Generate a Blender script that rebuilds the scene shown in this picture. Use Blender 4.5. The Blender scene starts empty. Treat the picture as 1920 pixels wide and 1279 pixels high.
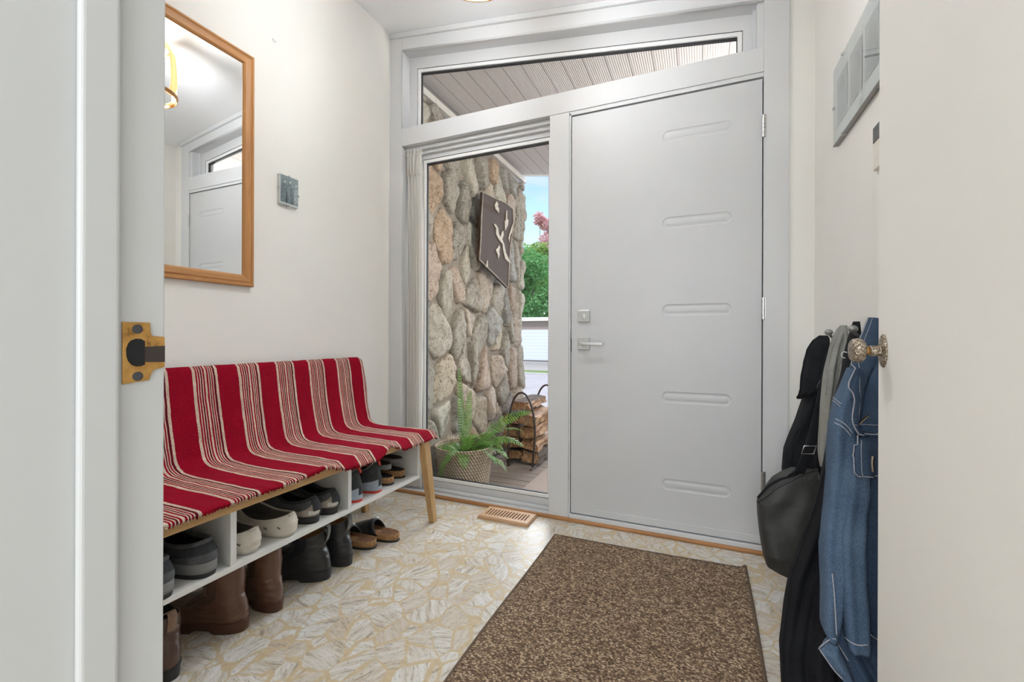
import bpy, math, random
import numpy as np
from mathutils import Vector, Matrix, noise
from mathutils.bvhtree import BVHTree
random.seed(7)
PI = math.pi
SC = bpy.context.scene
COL = SC.collection

# ------------------------------------------------------------------ camera
CAM_H = 0.975
FPX, YAW, ROLL, HOR = 820.0, math.radians(23.4), math.radians(-0.197), 631.5
cd = bpy.data.cameras.new('camera'); cam = bpy.data.objects.new('camera', cd); COL.objects.link(cam)
cd.sensor_width = 36; cd.lens = FPX / 1920 * 36
cd.shift_y = (HOR - 639.5) / 1920
cd.clip_start = 0.02; cd.clip_end = 300
RM = Matrix.Rotation(YAW, 3, 'Z') @ Matrix.Rotation(ROLL, 3, 'Y')      # columns: right, forward, up
cam.matrix_world = Matrix.Translation((0, 0, CAM_H)) @ (RM @ Matrix.Rotation(PI / 2, 3, 'X')).to_4x4()
SC.camera = cam

# ------------------------------------------------------------------ world, sun, large lights
w = bpy.data.worlds.new('sky'); SC.world = w; w.use_nodes = True
nt = w.node_tree; bg = nt.nodes['Background']
sky = nt.nodes.new('ShaderNodeTexSky'); sky.sky_type = 'NISHITA'
sky.sun_disc = False; sky.sun_elevation = math.radians(48); sky.sun_rotation = math.radians(150); sky.air_density = 1.0; sky.dust_density = .6
# thin clouds over the sky texture
tcd = nt.nodes.new('ShaderNodeTexCoord'); ns = nt.nodes.new('ShaderNodeTexNoise'); mp = nt.nodes.new('ShaderNodeMapping')
mp.inputs['Scale'].default_value = (2, 2, 7); ns.inputs['Scale'].default_value = 1.6; ns.inputs['Detail'].default_value = 7
rp = nt.nodes.new('ShaderNodeValToRGB'); rp.color_ramp.elements[0].position = .48; rp.color_ramp.elements[1].position = .68
mx = nt.nodes.new('ShaderNodeMixRGB'); mx.inputs[2].default_value = (3.0, 3.15, 3.4, 1)
L = nt.links
L.new(tcd.outputs['Generated'], mp.inputs[0]); L.new(mp.outputs[0], ns.inputs[0]); L.new(ns.outputs[0], rp.inputs[0])
L.new(rp.outputs[0], mx.inputs[0]); L.new(sky.outputs[0], mx.inputs[1]); L.new(mx.outputs[0], bg.inputs[0])
bg.inputs[1].default_value = 0.17

def lamp(name, kind, loc, rot, energy, color=(1, 1, 1), size=1, size_y=None):
    d = bpy.data.lights.new(name, kind); d.energy = energy; d.color = color
    if kind == 'AREA':
        d.shape = 'RECTANGLE'; d.size = size; d.size_y = size_y or size
    elif kind == 'POINT': d.shadow_soft_size = size
    o = bpy.data.objects.new(name, d); COL.objects.link(o); o.location = loc; o.rotation_euler = rot
    return o
sun = lamp('sun', 'SUN', (0, -5, 20), (0, 0, 0), 1.5, (1, .97, .93)); sun.data.angle = math.radians(1.0)
sun.rotation_euler = Vector((-.38, .62, -.80)).to_track_quat('-Z', 'Y').to_euler()
street_fill = lamp('street_side_fill', 'SUN', (0, 20, 10), (0, 0, 0), 3.0, (.97, .985, 1)); street_fill.data.angle = math.radians(55)  # added soft fill from the street side, brightens the porch
street_fill.rotation_euler = Vector((.05, -.90, -.36)).to_track_quat('-Z', 'Y').to_euler()
lamp('hall_fill_rear', 'AREA', (-.1, -2.5, 1.45), (PI / 2, 0, 0), 33, (.90, .955, 1), 2.2, 1.7)  # added fill from behind the camera; the hall wall has no window
lamp('hall_fill_overhead', 'AREA', (-.1, -.9, 2.42), (0, 0, 0), 7, (.88, .95, 1), .7)  # added overhead fill in the unseen hall, no fixture
lamp('porch_fill', 'POINT', (.70, 2.62, 1.86), (0, 0, 0), 62, (1, .965, .92), .09)  # added fill for the porch, hidden behind the door wall

SC.view_settings.view_transform = 'Standard'; SC.view_settings.look = 'None'
SC.view_settings.gamma = 1; SC.view_settings.use_curve_mapping = False
SC.view_settings.exposure = 0.88

# ------------------------------------------------------------------ helpers
def ray(x, y): return RM @ Vector((x - 960, FPX, HOR - y))
def onY(x, y, Y): r = ray(x, y); t = Y / r.y; return Vector((r.x * t, Y, r.z * t + CAM_H))
def onX(x, y, X): r = ray(x, y); t = X / r.x; return Vector((X, r.y * t, r.z * t + CAM_H))
def onZ(x, y, z=0): r = ray(x, y); t = (z - CAM_H) / r.z; return Vector((r.x * t, r.y * t, z))

def lerp(a, b, t): return a + (b - a) * t
def smooth(t): t = max(0, min(1, t)); return t * t * (3 - 2 * t)
def interp(x, pts):
    if x <= pts[0][0]: return pts[0][1]
    for (a, b), (c, d) in zip(pts, pts[1:]):
        if x <= c: return lerp(b, d, (x - a) / (c - a)) if c > a else d
    return pts[-1][1]

class MB:
    def __init__(s): s.v = []; s.f = []; s.c = None
    def add(s, v, f):
        n = len(s.v); s.v += [tuple(p) for p in v]; s.f += [tuple(i + n for i in q) for q in f]; return s
    def box(s, x0, x1, y0, y1, z0, z1, b=0):
        x0, x1 = min(x0, x1), max(x0, x1); y0, y1 = min(y0, y1), max(y0, y1); z0, z1 = min(z0, z1), max(z0, z1)
        s.add([(x0, y0, z0), (x1, y0, z0), (x1, y1, z0), (x0, y1, z0), (x0, y0, z1), (x1, y0, z1), (x1, y1, z1), (x0, y1, z1)],
              [(0, 3, 2, 1), (4, 5, 6, 7), (0, 1, 5, 4), (1, 2, 6, 5), (2, 3, 7, 6), (3, 0, 4, 7)]); return s
    def prism(s, poly, d):            # poly: 3d points (ccw seen against d), extruded by vector d
        n = len(poly); d = Vector(d); P = [Vector(p) for p in poly]
        s.add(P + [p + d for p in P], [tuple(range(n))[::-1], tuple(range(n, 2 * n))] + [(i, (i + 1) % n, (i + 1) % n + n, i + n) for i in range(n)]); return s
    def grid(s, fn, nu, nv, cu=False, cv=False, flip=False):
        V = [fn(i / (nu if cu else nu - 1), j / (nv if cv else nv - 1)) for j in range(nv) for i in range(nu)]
        F = []
        for j in range(nv if cv else nv - 1):
            for i in range(nu if cu else nu - 1):
                a, b = j * nu + i, j * nu + (i + 1) % nu; c, d = ((j + 1) % nv) * nu + (i + 1) % nu, ((j + 1) % nv) * nu + i
                F.append((a, d, c, b) if flip else (a, b, c, d))
        s.add(V, F); return s
    def tube(s, pts, r, n=8, cap=True, closed=False):
        P = [Vector(p) for p in pts]; m = len(P); rr = r if callable(r) else (lambda t: r)
        up = None; rings = []
        for i, p in enumerate(P):
            if closed: t = (P[(i + 1) % m] - P[i - 1])
            else: t = (P[min(i + 1, m - 1)] - P[max(i - 1, 0)])
            t.normalize()
            if up is None: up = t.orthogonal().normalized()
            up = (up - t * up.dot(t)); up = up.normalized() if up.length > 1e-6 else t.orthogonal().normalized()
            b = t.cross(up); R = rr(i / max(1, m - 1))
            rings.append([p + (up * math.cos(a) + b * math.sin(a)) * R for a in [2 * PI * k / n for k in range(n)]])
        V = [q for rg in rings for q in rg]; F = []
        for i in range(m if closed else m - 1):
            for k in range(n):
                a, b2 = i * n + k, i * n + (k + 1) % n; c, d = ((i + 1) % m) * n + (k + 1) % n, ((i + 1) % m) * n + k
                F.append((a, b2, c, d))
        if cap and not closed: F += [tuple(range(n))[::-1], tuple(range((m - 1) * n, m * n))]
        s.add(V, F); return s
    def lathe(s, prof, o, ax=(0, 0, 1), n=32):     # prof [(r, h)...] around axis ax from o
        ax = Vector(ax).normalized(); u = ax.orthogonal().normalized(); w = ax.cross(u); o = Vector(o)
        V = [o + ax * h + (u * math.cos(2 * PI * k / n) + w * math.sin(2 * PI * k / n)) * r for r, h in prof for k in range(n)]
        F = [(j * n + k, j * n + (k + 1) % n, (j + 1) * n + (k + 1) % n, (j + 1) * n + k) for j in range(len(prof) - 1) for k in range(n)]
        F += [tuple(range(n))[::-1], tuple(range((len(prof) - 1) * n, len(prof) * n))]
        s.add(V, F); return s
    def ball(s, c, r, sc=(1, 1, 1), nu=20, nv=12):
        c = Vector(c); V = []; F = []
        for j in range(nv + 1):
            p = PI * j / nv
            for i in range(nu):
                a = 2 * PI * i / nu
                V.append(c + Vector((math.sin(p) * math.cos(a) * sc[0], math.sin(p) * math.sin(a) * sc[1], math.cos(p) * sc[2])) * r)
        for j in range(nv):
            for i in range(nu): F.append((j * nu + i, (j + 1) * nu + i, (j + 1) * nu + (i + 1) % nu, j * nu + (i + 1) % nu))
        s.add(V, F); return s
    def build(s, name, mat, parent=None, smooth_=False, bevel=0, solid=0, sub=0, loc=None, seg=2, colors=None, weld=False):
        me = bpy.data.meshes.new(name); me.from_pydata([tuple(v) for v in s.v], [], s.f); me.validate()
        if weld:
            import bmesh
            bm = bmesh.new(); bm.from_mesh(me); bmesh.ops.remove_doubles(bm, verts=bm.verts, dist=1e-5); bmesh.ops.recalc_face_normals(bm, faces=bm.faces); bm.to_mesh(me); bm.free()
        o = bpy.data.objects.new(name, me); COL.objects.link(o)
        if isinstance(mat, (list, tuple)):
            for m in mat: me.materials.append(m)
        elif mat: me.materials.append(mat)
        if colors is not None:
            ca = me.color_attributes.new('tint', 'FLOAT_COLOR', 'POINT')
            ca.data.foreach_set('color', np.array(colors, 'f').ravel())
        if smooth_:
            me.polygons.foreach_set('use_smooth', [True] * len(me.polygons))
        if solid: m = o.modifiers.new('solid', 'SOLIDIFY'); m.thickness = solid; m.offset = 0
        if sub: m = o.modifiers.new('sub', 'SUBSURF'); m.levels = sub; m.render_levels = sub
        if bevel: m = o.modifiers.new('bevel', 'BEVEL'); m.width = bevel; m.segments = seg; m.limit_method = 'ANGLE'; m.angle_limit = .6
        if parent: o.parent = parent
        return o

def tag(o, label=None, cat=None, group=None, kind=None):
    if label: o['label'] = label
    if cat: o['category'] = cat
    if group: o['group'] = group
    if kind: o['kind'] = kind
    return o
def empty(name, loc=(0, 0, 0), label=None, cat=None, group=None, kind=None, rz=0):
    o = bpy.data.objects.new(name, None); COL.objects.link(o); o.location = loc; o.rotation_euler = (0, 0, rz); o.empty_display_size = .05
    return tag(o, label, cat, group, kind)
def keep(o, parent):      # parent an object whose mesh is written in world coordinates
    o.parent = parent; o.location = -Vector(parent.location); return o
def base(root, z=None):   # the empty was made at its place before its parts: shift the children into its frame
    for c in [c for c in COL.objects if c.parent == root]: c.location = -Vector(root.location)

# ------------------------------------------------------------------ materials
class N:
    def __init__(s, name):
        s.m = bpy.data.materials.new(name); s.m.use_nodes = True; s.t = s.m.node_tree; s.b = s.t.nodes['Principled BSDF']; s.out = s.t.nodes['Material Output']
        s.co = s.t.nodes.new('ShaderNodeTexCoord').outputs['Object']
    def n(s, ty, **k):
        o = s.t.nodes.new('ShaderNode' + ty)
        for a, b in k.items(): setattr(o, a, b)
        return o
    def l(s, a, b): s.t.links.new(a, b)
    def inp(s, node, i, v):
        if hasattr(v, 'links') or hasattr(v, 'is_output'): s.l(v, node.inputs[i])
        else: node.inputs[i].default_value = v
    def mapping(s, scale=(1, 1, 1), rot=(0, 0, 0), src=None):
        o = s.n('Mapping'); s.l(src or s.co, o.inputs[0]); o.inputs['Scale'].default_value = scale; o.inputs['Rotation'].default_value = rot; return o.outputs[0]
    def noise(s, sc, det=4, rough=.5, dist=0, v=None):
        o = s.n('TexNoise'); s.l(v or s.co, o.inputs['Vector']); o.inputs['Scale'].default_value = sc; o.inputs['Detail'].default_value = det
        o.inputs['Roughness'].default_value = rough; o.inputs['Distortion'].default_value = dist; return o.outputs[0]
    def vor(s, sc, v=None, feat='F1', rnd=1, out='Distance'):
        o = s.n('TexVoronoi', feature=feat); s.l(v or s.co, o.inputs['Vector']); o.inputs['Scale'].default_value = sc; o.inputs['Randomness'].default_value = rnd; return o.outputs[out]
    def wave(s, sc, dist=0, det=2, dsc=1, v=None, ty='BANDS', d='X'):
        o = s.n('TexWave', wave_type=ty, bands_direction=d); s.l(v or s.co, o.inputs['Vector'])
        o.inputs['Scale'].default_value = sc; o.inputs['Distortion'].default_value = dist; o.inputs['Detail'].default_value = det; o.inputs['Detail Scale'].default_value = dsc; return o.outputs['Fac']
    def ramp(s, f, stops, const=False):
        o = s.n('ValToRGB'); s.l(f, o.inputs[0]); r = o.color_ramp; r.interpolation = 'CONSTANT' if const else 'LINEAR'
        while len(r.elements) < len(stops): r.elements.new(.5)
        for e, (p, c) in zip(r.elements, stops): e.position = p; e.color = (*c, 1) if len(c) == 3 else c
        return o.outputs[0]
    def math(s, op, a, b=0, c=0):
        o = s.n('Math', operation=op); s.inp(o, 0, a); s.inp(o, 1, b); s.inp(o, 2, c); return o.outputs[0]
    def mix(s, f, a, b, mode='MIX'):
        o = s.n('MixRGB', blend_type=mode)
        for i, v in enumerate((f, a, b)):
            if isinstance(v, (tuple, list)): v = (*v, 1) if len(v) == 3 else v
            s.inp(o, i, v)
        return o.outputs[0]
    def sep(s, v=None): o = s.n('SeparateXYZ'); s.l(v or s.co, o.inputs[0]); return o.outputs
    def comb(s, x, y, z): o = s.n('CombineXYZ'); s.inp(o, 0, x); s.inp(o, 1, y); s.inp(o, 2, z); return o.outputs[0]
    def color(s, c): s.inp(s.b, 'Base Color', (*c, 1) if isinstance(c, (tuple, list)) else c); return s
    def rough(s, r): s.inp(s.b, 'Roughness', r); return s
    def bump(s, h, st=.3, d=.01):
        o = s.n('Bump'); s.l(h, o.inputs['Height']); o.inputs['Strength'].default_value = st; o.inputs['Distance'].default_value = d; s.l(o.outputs[0], s.b.inputs['Normal']); return s
    def attr(s, nm='tint'): o = s.n('Attribute'); o.attribute_name = nm; return o.outputs['Color']

def plain(name, c, rough=.5, metal=0, var=.06, nsc=30, bump=0, bsc=200, bd=.002, spec=.5, sheen=0):
    m = N(name); f = m.noise(nsc, 4)
    a = tuple(max(0, x * (1 - var)) for x in c); b = tuple(min(1, x * (1 + var)) for x in c)
    m.color(m.ramp(f, [(.3, a), (.7, b)])).rough(rough); m.b.inputs['Metallic'].default_value = metal; m.b.inputs['Specular IOR Level'].default_value = spec
    if sheen: m.b.inputs['Sheen Weight'].default_value = sheen
    if bump: m.bump(m.noise(bsc, 3), bump, bd)
    return m.m
M = {}
M['wall'] = plain('cream_wall_paint', (.87, .855, .81), .7, var=.015, nsc=3, bump=.25, bsc=90, bd=.001)
M['trim'] = plain('white_trim_paint', (.68, .685, .695), .55, spec=.2, var=.012, nsc=5, bump=.12, bsc=40, bd=.001)
M['jamb'] = plain('white_jamb_paint', (.60, .605, .61), .4, var=.02, nsc=4, bump=.25, bsc=30, bd=.0012)
M['ceiling'] = plain('ceiling_paint', (.93, .935, .945), .8, var=.01, nsc=4, bump=.2, bsc=120, bd=.001)
M['doorleaf'] = plain('entry_door_paint', (.60, .605, .615), .45, spec=.35, var=.012, nsc=6, bump=.12, bsc=60, bd=.0008)
M['vinyl'] = plain('window_vinyl', (.88, .88, .88), .3, var=.01)
M['rubber'] = plain('black_gasket', (.03, .03, .032), .6)
M['gapdark'] = plain('weatherstrip', (.10, .10, .10), .8)
M['steel'] = plain('satin_steel', (.55, .55, .54), .32, 1)
M['brass'] = None
m = N('worn_brass'); f = m.noise(60, 6, .6); m.color(m.ramp(f, [(.32, (.09, .05, .025)), (.45, (.50, .27, .08)), (.7, (.68, .40, .13))])).rough(.42); m.b.inputs['Metallic'].default_value = .85; m.bump(f, .2, .001); M['brass'] = m.m
m = N('aged_bronze_pattern'); v = m.vor(260); f = m.noise(120, 4); m.color(m.ramp(m.math('MULTIPLY', v, 1.4), [(.1, (.30, .235, .165)), (.5, (.16, .12, .08)), (.9, (.45, .38, .3))])).rough(.38); m.b.inputs['Metallic'].default_value = .7; m.bump(v, .8, .002); M['bronze'] = m.m

def wood(name, a, b, axis='Y', sc=1, rough=.45, dist=3.5, seam=0):
    m = N(name); s = {'X': (1.2, 14, 14), 'Y': (14, 1.2, 14), 'Z': (14, 14, 1.2)}[axis]
    v = m.mapping(tuple(k * sc for k in s)); f = m.noise(2.2, 7, .62, 1.2, v); g = m.noise(9, 4, .6, .4, v)
    c = m.ramp(m.math('ADD', m.math('MULTIPLY', f, .7), m.math('MULTIPLY', g, .3)), [(.35, a), (.65, b)])
    m.color(c).rough(rough).bump(g, .15, .001); return m.m
M['beech'] = wood('light_beech_wood', (.47, .27, .11), (.66, .43, .20), 'Y')
M['beechz'] = wood('light_beech_wood_leg', (.46, .27, .105), (.64, .41, .19), 'Z')
M['oakframe_z'] = wood('honey_oak_vertical', (.40, .175, .055), (.56, .27, .09), 'Z')
M['oakframe_y'] = wood('honey_oak_horizontal', (.40, .175, .055), (.56, .27, .09), 'Y')
M['strip'] = wood('floor_strip_oak', (.33, .14, .045), (.50, .24, .09), 'X')
M['ventwood'] = wood('vent_oak', (.50, .29, .15), (.66, .42, .25), 'X')
M['veneer'] = wood('lamp_veneer', (.72, .50, .27), (.84, .64, .38), 'Z', rough=.5)
def translucent(mt, c, f):
    t = mt.node_tree; b = t.nodes['Principled BSDF']; o = t.nodes['Material Output']; tr = t.nodes.new('ShaderNodeBsdfTranslucent'); tr.inputs[0].default_value = (*c, 1); mx = t.nodes.new('ShaderNodeMixShader'); mx.inputs[0].default_value = f
    t.links.new(b.outputs[0], mx.inputs[1]); t.links.new(tr.outputs[0], mx.inputs[2]); t.links.new(mx.outputs[0], o.inputs['Surface'])
translucent(M['veneer'], (.9, .75, .5), .3)
M['veneer2'] = wood('lamp_veneer_orange', (.50, .22, .07), (.62, .30, .10), 'X', rough=.5)
M['white_lam'] = plain('white_laminate', (.76, .76, .74), .4, var=.02)

def glass(name, tint=(.96, .98, .97), ior=1.45, k=1.0):
    m = N(name); t = m.n('BsdfTransparent'); t.inputs[0].default_value = (*tint, 1); g = m.n('BsdfGlossy'); g.inputs['Roughness'].default_value = 0.0
    fr = m.n('LayerWeight'); fr.inputs[0].default_value = .5; mx = m.n('MixShader')
    m.l(m.math('MULTIPLY_ADD', m.math('POWER', fr.outputs['Facing'], 4.5), .9 * k, .045 * k), mx.inputs[0]); m.l(t.outputs[0], mx.inputs[1]); m.l(g.outputs[0], mx.inputs[2]); m.l(mx.outputs[0], m.out.inputs['Surface']); return m.m
M['glass'] = glass('window_glass'); M['picglass'] = glass('picture_glass', (.97, .985, .98), 1.5)
m = N('mirror_silver'); m.color((.90, .91, .91)).rough(.0); m.b.inputs['Metallic'].default_value = 1; M['mirror'] = m.m

# broken travertine floor
m = N('travertine_pattern_floor')
wv = m.n('VectorMath', operation='ADD'); nd = m.n('TexNoise'); nd.inputs['Scale'].default_value = 7; nd.inputs['Detail'].default_value = 3; m.l(m.co, nd.inputs['Vector'])
sc = m.n('VectorMath', operation='SCALE'); m.l(nd.outputs['Color'], sc.inputs[0]); sc.inputs['Scale'].default_value = .035; m.l(m.co, wv.inputs[0]); m.l(sc.outputs[0], wv.inputs[1]); V0 = wv.outputs[0]
Vm = m.mapping((1.15, .92, 1), (0, 0, .7), V0)
cell = m.n('TexVoronoi'); m.l(Vm, cell.inputs['Vector']); cell.inputs['Scale'].default_value = 10.5
edge = m.vor(10.5, Vm, 'DISTANCE_TO_EDGE')
cs = m.sep(cell.outputs['Color'])
rot = m.n('VectorRotate', rotation_type='Z_AXIS'); m.l(V0, rot.inputs['Vector']); m.l(m.math('MULTIPLY', cs[0], 6.28), rot.inputs['Angle'])
off = m.n('VectorMath', operation='ADD'); m.l(rot.outputs[0], off.inputs[0]); m.l(cell.outputs['Color'], off.inputs[1])
st1 = m.noise(1.0, 6, .72, .25, m.mapping((9, 60, 1), (0, 0, 0), off.outputs[0]))
st2 = m.noise(1.0, 8, .78, .4, m.mapping((55, 190, 1), (0, 0, 0), off.outputs[0]))
stone = m.ramp(st1, [(.28, (.38, .31, .24)), (.42, (.60, .54, .455)), (.52, (.74, .71, .66)), (.70, (.84, .84, .84))])
stone = m.mix(m.ramp(cs[1], [(.3, (.0, .0, .0)), (1, (.55, .55, .55))]), stone, (.58, .46, .33))
dark = m.ramp(st2, [(.40, (1, 1, 1)), (.44, (0, 0, 0))])
stone = m.mix(m.math('MULTIPLY', dark, .7), stone, (.22, .175, .13))
pt = m.vor(70, V0); pits = m.math('MULTIPLY', m.math('LESS_THAN', pt, .14), m.math('GREATER_THAN', m.noise(11, 2), .56))
stone = m.mix(m.math('MULTIPLY', pits, .6), stone, (.16, .12, .09))
grout = m.ramp(m.noise(60, 4), [(.3, (.58, .455, .285)), (.7, (.68, .56, .37))])
en = m.math('ADD', edge, m.math('MULTIPLY', m.math('SUBTRACT', m.noise(16, 4), .5), .26))
gf = m.ramp(en, [(.030, (1, 1, 1)), (.055, (0, 0, 0))])
m.color(m.mix(gf, stone, grout)).rough(m.math('MULTIPLY_ADD', st1, .30, .16)); m.bump(m.math('ADD', m.math('MULTIPLY', gf, -.3), m.math('MULTIPLY', dark, -.4)), .15, .001); M['floor'] = m.m

# sisal rug
m = N('brown_sisal_weave'); P = m.sep()
d1 = m.math('ADD', P[0], P[1]); d2 = m.math('SUBTRACT', P[0], P[1])
rw = m.mapping((150, 150, 1), (0, 0, PI / 4)); vv = m.vor(1.0, m.mapping((150, 250, 1), (0, 0, PI / 4)), rnd=.75); cc = m.vor(1.0, m.mapping((150, 250, 1), (0, 0, PI / 4)), rnd=.75, out='Color')
cr = m.sep(cc)[0]
c = m.ramp(m.math('MULTIPLY_ADD', cr, .55, m.math('MULTIPLY', m.noise(55, 4), .45)), [(.2, (.085, .046, .024)), (.42, (.21, .128, .072)), (.58, (.40, .27, .165)), (.74, (.72, .55, .37))])
c = m.mix(m.ramp(vv, [(.35, (0, 0, 0)), (.85, (.8, .8, .8))]), c, (.06, .035, .022))
m.color(c).rough(.85); m.bump(m.math('ADD', m.math('SUBTRACT', 1, vv), m.math('MULTIPLY', m.noise(6, 2), .15)), .9, .004); M['rug'] = m.m
M['rugedge'] = plain('rug_binding', (.15, .10, .065), .9, var=.4, nsc=160, bump=.6, bsc=260, bd=.003)

# striped chenille throw: bands run across the bench, positions in world y
m = N('red_striped_chenille'); P = m.sep()
u = m.math('FRACT', m.math('DIVIDE', m.math('SUBTRACT', m.math('ADD', P[1], m.math('MULTIPLY', m.math('SUBTRACT', m.noise(25, 2), .5), .004)), 1.743 - .177 * 10), .177))
R_, C_, K_ = (.36, .0015, .020), (.88, .76, .60), (.10, .006, .014)
stops = [(0, C_), (.062, R_)]
for k, p in enumerate((.092, .142, .192)): stops += [(p, C_), (p + .020, K_ if k % 2 else R_)]
stops += [(.250, C_), (.292, R_)]
for k, p in enumerate((.325, .370, .415)): stops += [(p, C_), (p + .020, R_ if k % 2 else K_)]
stops += [(.480, C_), (.535, R_)]
c = m.ramp(u, stops, True)
c = m.mix(m.ramp(m.noise(230, 3), [(.35, (.35, .35, .35)), (.6, (0, 0, 0))]), c, (.22, .002, .015))
c = m.mix(m.ramp(m.noise(14, 4), [(.4, (.25, .25, .25)), (.7, (0, 0, 0))]), c, (.22, .004, .018))
m.color(c).rough(.95); m.b.inputs['Specular IOR Level'].default_value = .12
m.bump(m.math('ADD', m.noise(260, 3), m.math('MULTIPLY', m.noise(45, 3), .8)), .9, .006); M['throw'] = m.m

m = N('sheer_curtain'); t = m.n('BsdfTranslucent'); t.inputs[0].default_value = (.9, .88, .84, 1); mx = m.n('MixShader'); mx.inputs[0].default_value = .62
m.color((.90, .89, .87)).rough(.9); m.bump(m.noise(400, 2), .2, .001); m.l(m.b.outputs[0], mx.inputs[1]); m.l(t.outputs[0], mx.inputs[2]); m.l(mx.outputs[0], m.out.inputs['Surface']); M['curtain'] = m.m

# ------------------------------------------------------------------ room shell
D = 2.25
XL, XR = -1.827, .45
def ceil_z(x): return 2.898 - .1465 * (x + 1.83)
def struct(name, mb, mat, **k): o = mb.build(name, mat, **k); o['kind'] = 'structure'; return o
fl = MB(); fl.box(-2.6, 1.7, -2.75, D + .01, -.12, 0); struct('floor', fl, M['floor'])
m_ = MB(); m_.prism([(XL - .12, 0, ceil_z(XL - .12)), (.6, 0, ceil_z(.6)), (.6, 0, 3.1), (XL - .12, 0, 3.1)], (0, D + .15, 0)); struct('ceiling', m_, M['ceiling'])
struct('wall_left', MB().box(XL - .12, XL, .10, D + .15, -.1, 3.05), M['wall'])
struct('wall_right', MB().box(XR, XR + .12, .10, D + .15, -.1, 3.05), M['wall'])
struct('wall_front', MB().box(.353, XR + .12, D + .012, D + .15, -.1, 3.05), M['wall'])
JX = -.47; DX = .30
wb = MB(); wb.box(XL - .12, JX - .03, .11, .235, 0, 3.05); wb.box(DX + .07, XR + .12, .11, .235, 0, 3.05); wb.box(JX - .03, DX + .07, .11, .235, 2.12, 3.05)
struct('wall_back', wb, M['wall'])
# hall behind the camera (closed box with its own ceiling)
hb = MB(); hb.box(-2.2, 1.4, -2.75, -2.6, 0, 2.5); hb.box(-2.32, -2.2, -2.75, .11, 0, 2.5); hb.box(1.4, 1.52, -2.75, .11, 0, 2.5)
hb.box(-2.2, 1.4, .11, .235, 0, 0.001)
struct('wall_hall', hb, M['wall']); struct('ceiling_hall', MB().box(-2.32, 1.52, -2.75, .235, 2.5, 2.6), M['ceiling'])
hf = MB(); hf.box(-2.2, JX - .03, .10, .11, 0, 2.5); hf.box(DX + .07, 1.4, .10, .11, 0, 2.5); hf.box(JX - .03, DX + .07, .10, .11, 2.12, 2.5); struct('wall_hall_front', hf, M['wall'])

# inner doorway: left jamb with stop, head jamb, right jamb
dw = empty('door_2', (0, .2, 0), kind='structure')
j = MB(); j.box(JX - .03, JX, .095, .2514, 0, 2.12); o = j.build('jamb', M['jamb'], dw, bevel=.0012); keep(o, dw)
j = MB(); j.box(JX, JX + .008, .1855, .2140, 0, 2.10); o = j.build('door_stop', M['jamb'], dw, bevel=.004, seg=4); keep(o, dw)
j = MB(); j.box(DX + .04, DX + .07, .095, .2514, 0, 2.12); o = j.build('jamb', M['jamb'], dw, bevel=.0012); keep(o, dw)
j = MB(); j.box(JX, DX + .04, .095, .2514, 2.09, 2.12); o = j.build('head_jamb', M['jamb'], dw, bevel=.0012); keep(o, dw)
# cream door leaf, opened ninety degrees against the coats
lf = MB(); lf.box(DX, DX + .036, .252, 1.010, .012, 2.08); leaf = lf.build('door_leaf', M['wall'], dw, bevel=.002); keep(leaf, dw)

# strike plate on the left jamb
def onJ(x, y): return onX(x, y, JX)
sp = empty('strike_plate', (JX, .235, .95), 'worn brass strike plate set into the white door jamb', 'strike plate')
out = [(190 + a / 7.993, 580 + b / 7.993) for a, b in [(300, 190), (715, 200), (730, 370), (760, 400), (935, 415), (935, 860), (870, 880), (780, 905), (735, 960), (705, 1060), (300, 1125)]]
plate = MB(); P3 = [onJ(*p) for p in out]
hole = [(190 + a / 7.993, 580 + b / 7.993) for a, b in [(500, 440), (580, 445), (635, 480), (635, 830), (580, 850), (500, 855), (430, 830), (380, 770), (358, 700), (356, 590), (385, 510), (430, 465)]]
plate.prism([p + Vector((.0004, 0, 0)) for p in P3], (.0014, 0, 0)); o = plate.build('plate', M['brass'], sp, bevel=.0003); keep(o, sp)
h = MB(); h.prism([onJ(*p) + Vector((.0015, 0, 0)) for p in hole], (.0006, 0, 0)); o = h.build('latch_hole', plain('dark_recess', (.012, .012, .014), .9), sp); keep(o, sp)
q = [(190 + a / 7.993, 580 + b / 7.993) for a, b in [(640, 560), (870, 552), (935, 545), (935, 790), (640, 790)]]
h = MB(); h.prism([onJ(*p) + Vector((.0014, 0, 0)) for p in q], (.0006, 0, 0)); o = h.build('lip', plain('dark_bronze_lip', (.07, .055, .05), .5, .5), sp); keep(o, sp)
for a, b in ((523, 298), (528, 1003)):
    c = onJ(190 + a / 7.993, 580 + b / 7.993); h = MB(); h.lathe([(.0042, 0), (.0042, .0008), (.003, .0011)], c + Vector((.0013, 0, 0)), (1, 0, 0), 20); o = h.build('screw', M['steel'], sp, smooth_=False)
    o.data.materials[0] = plain('screw_dark', (.10, .10, .11), .35, .8); keep(o, sp)

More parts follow.
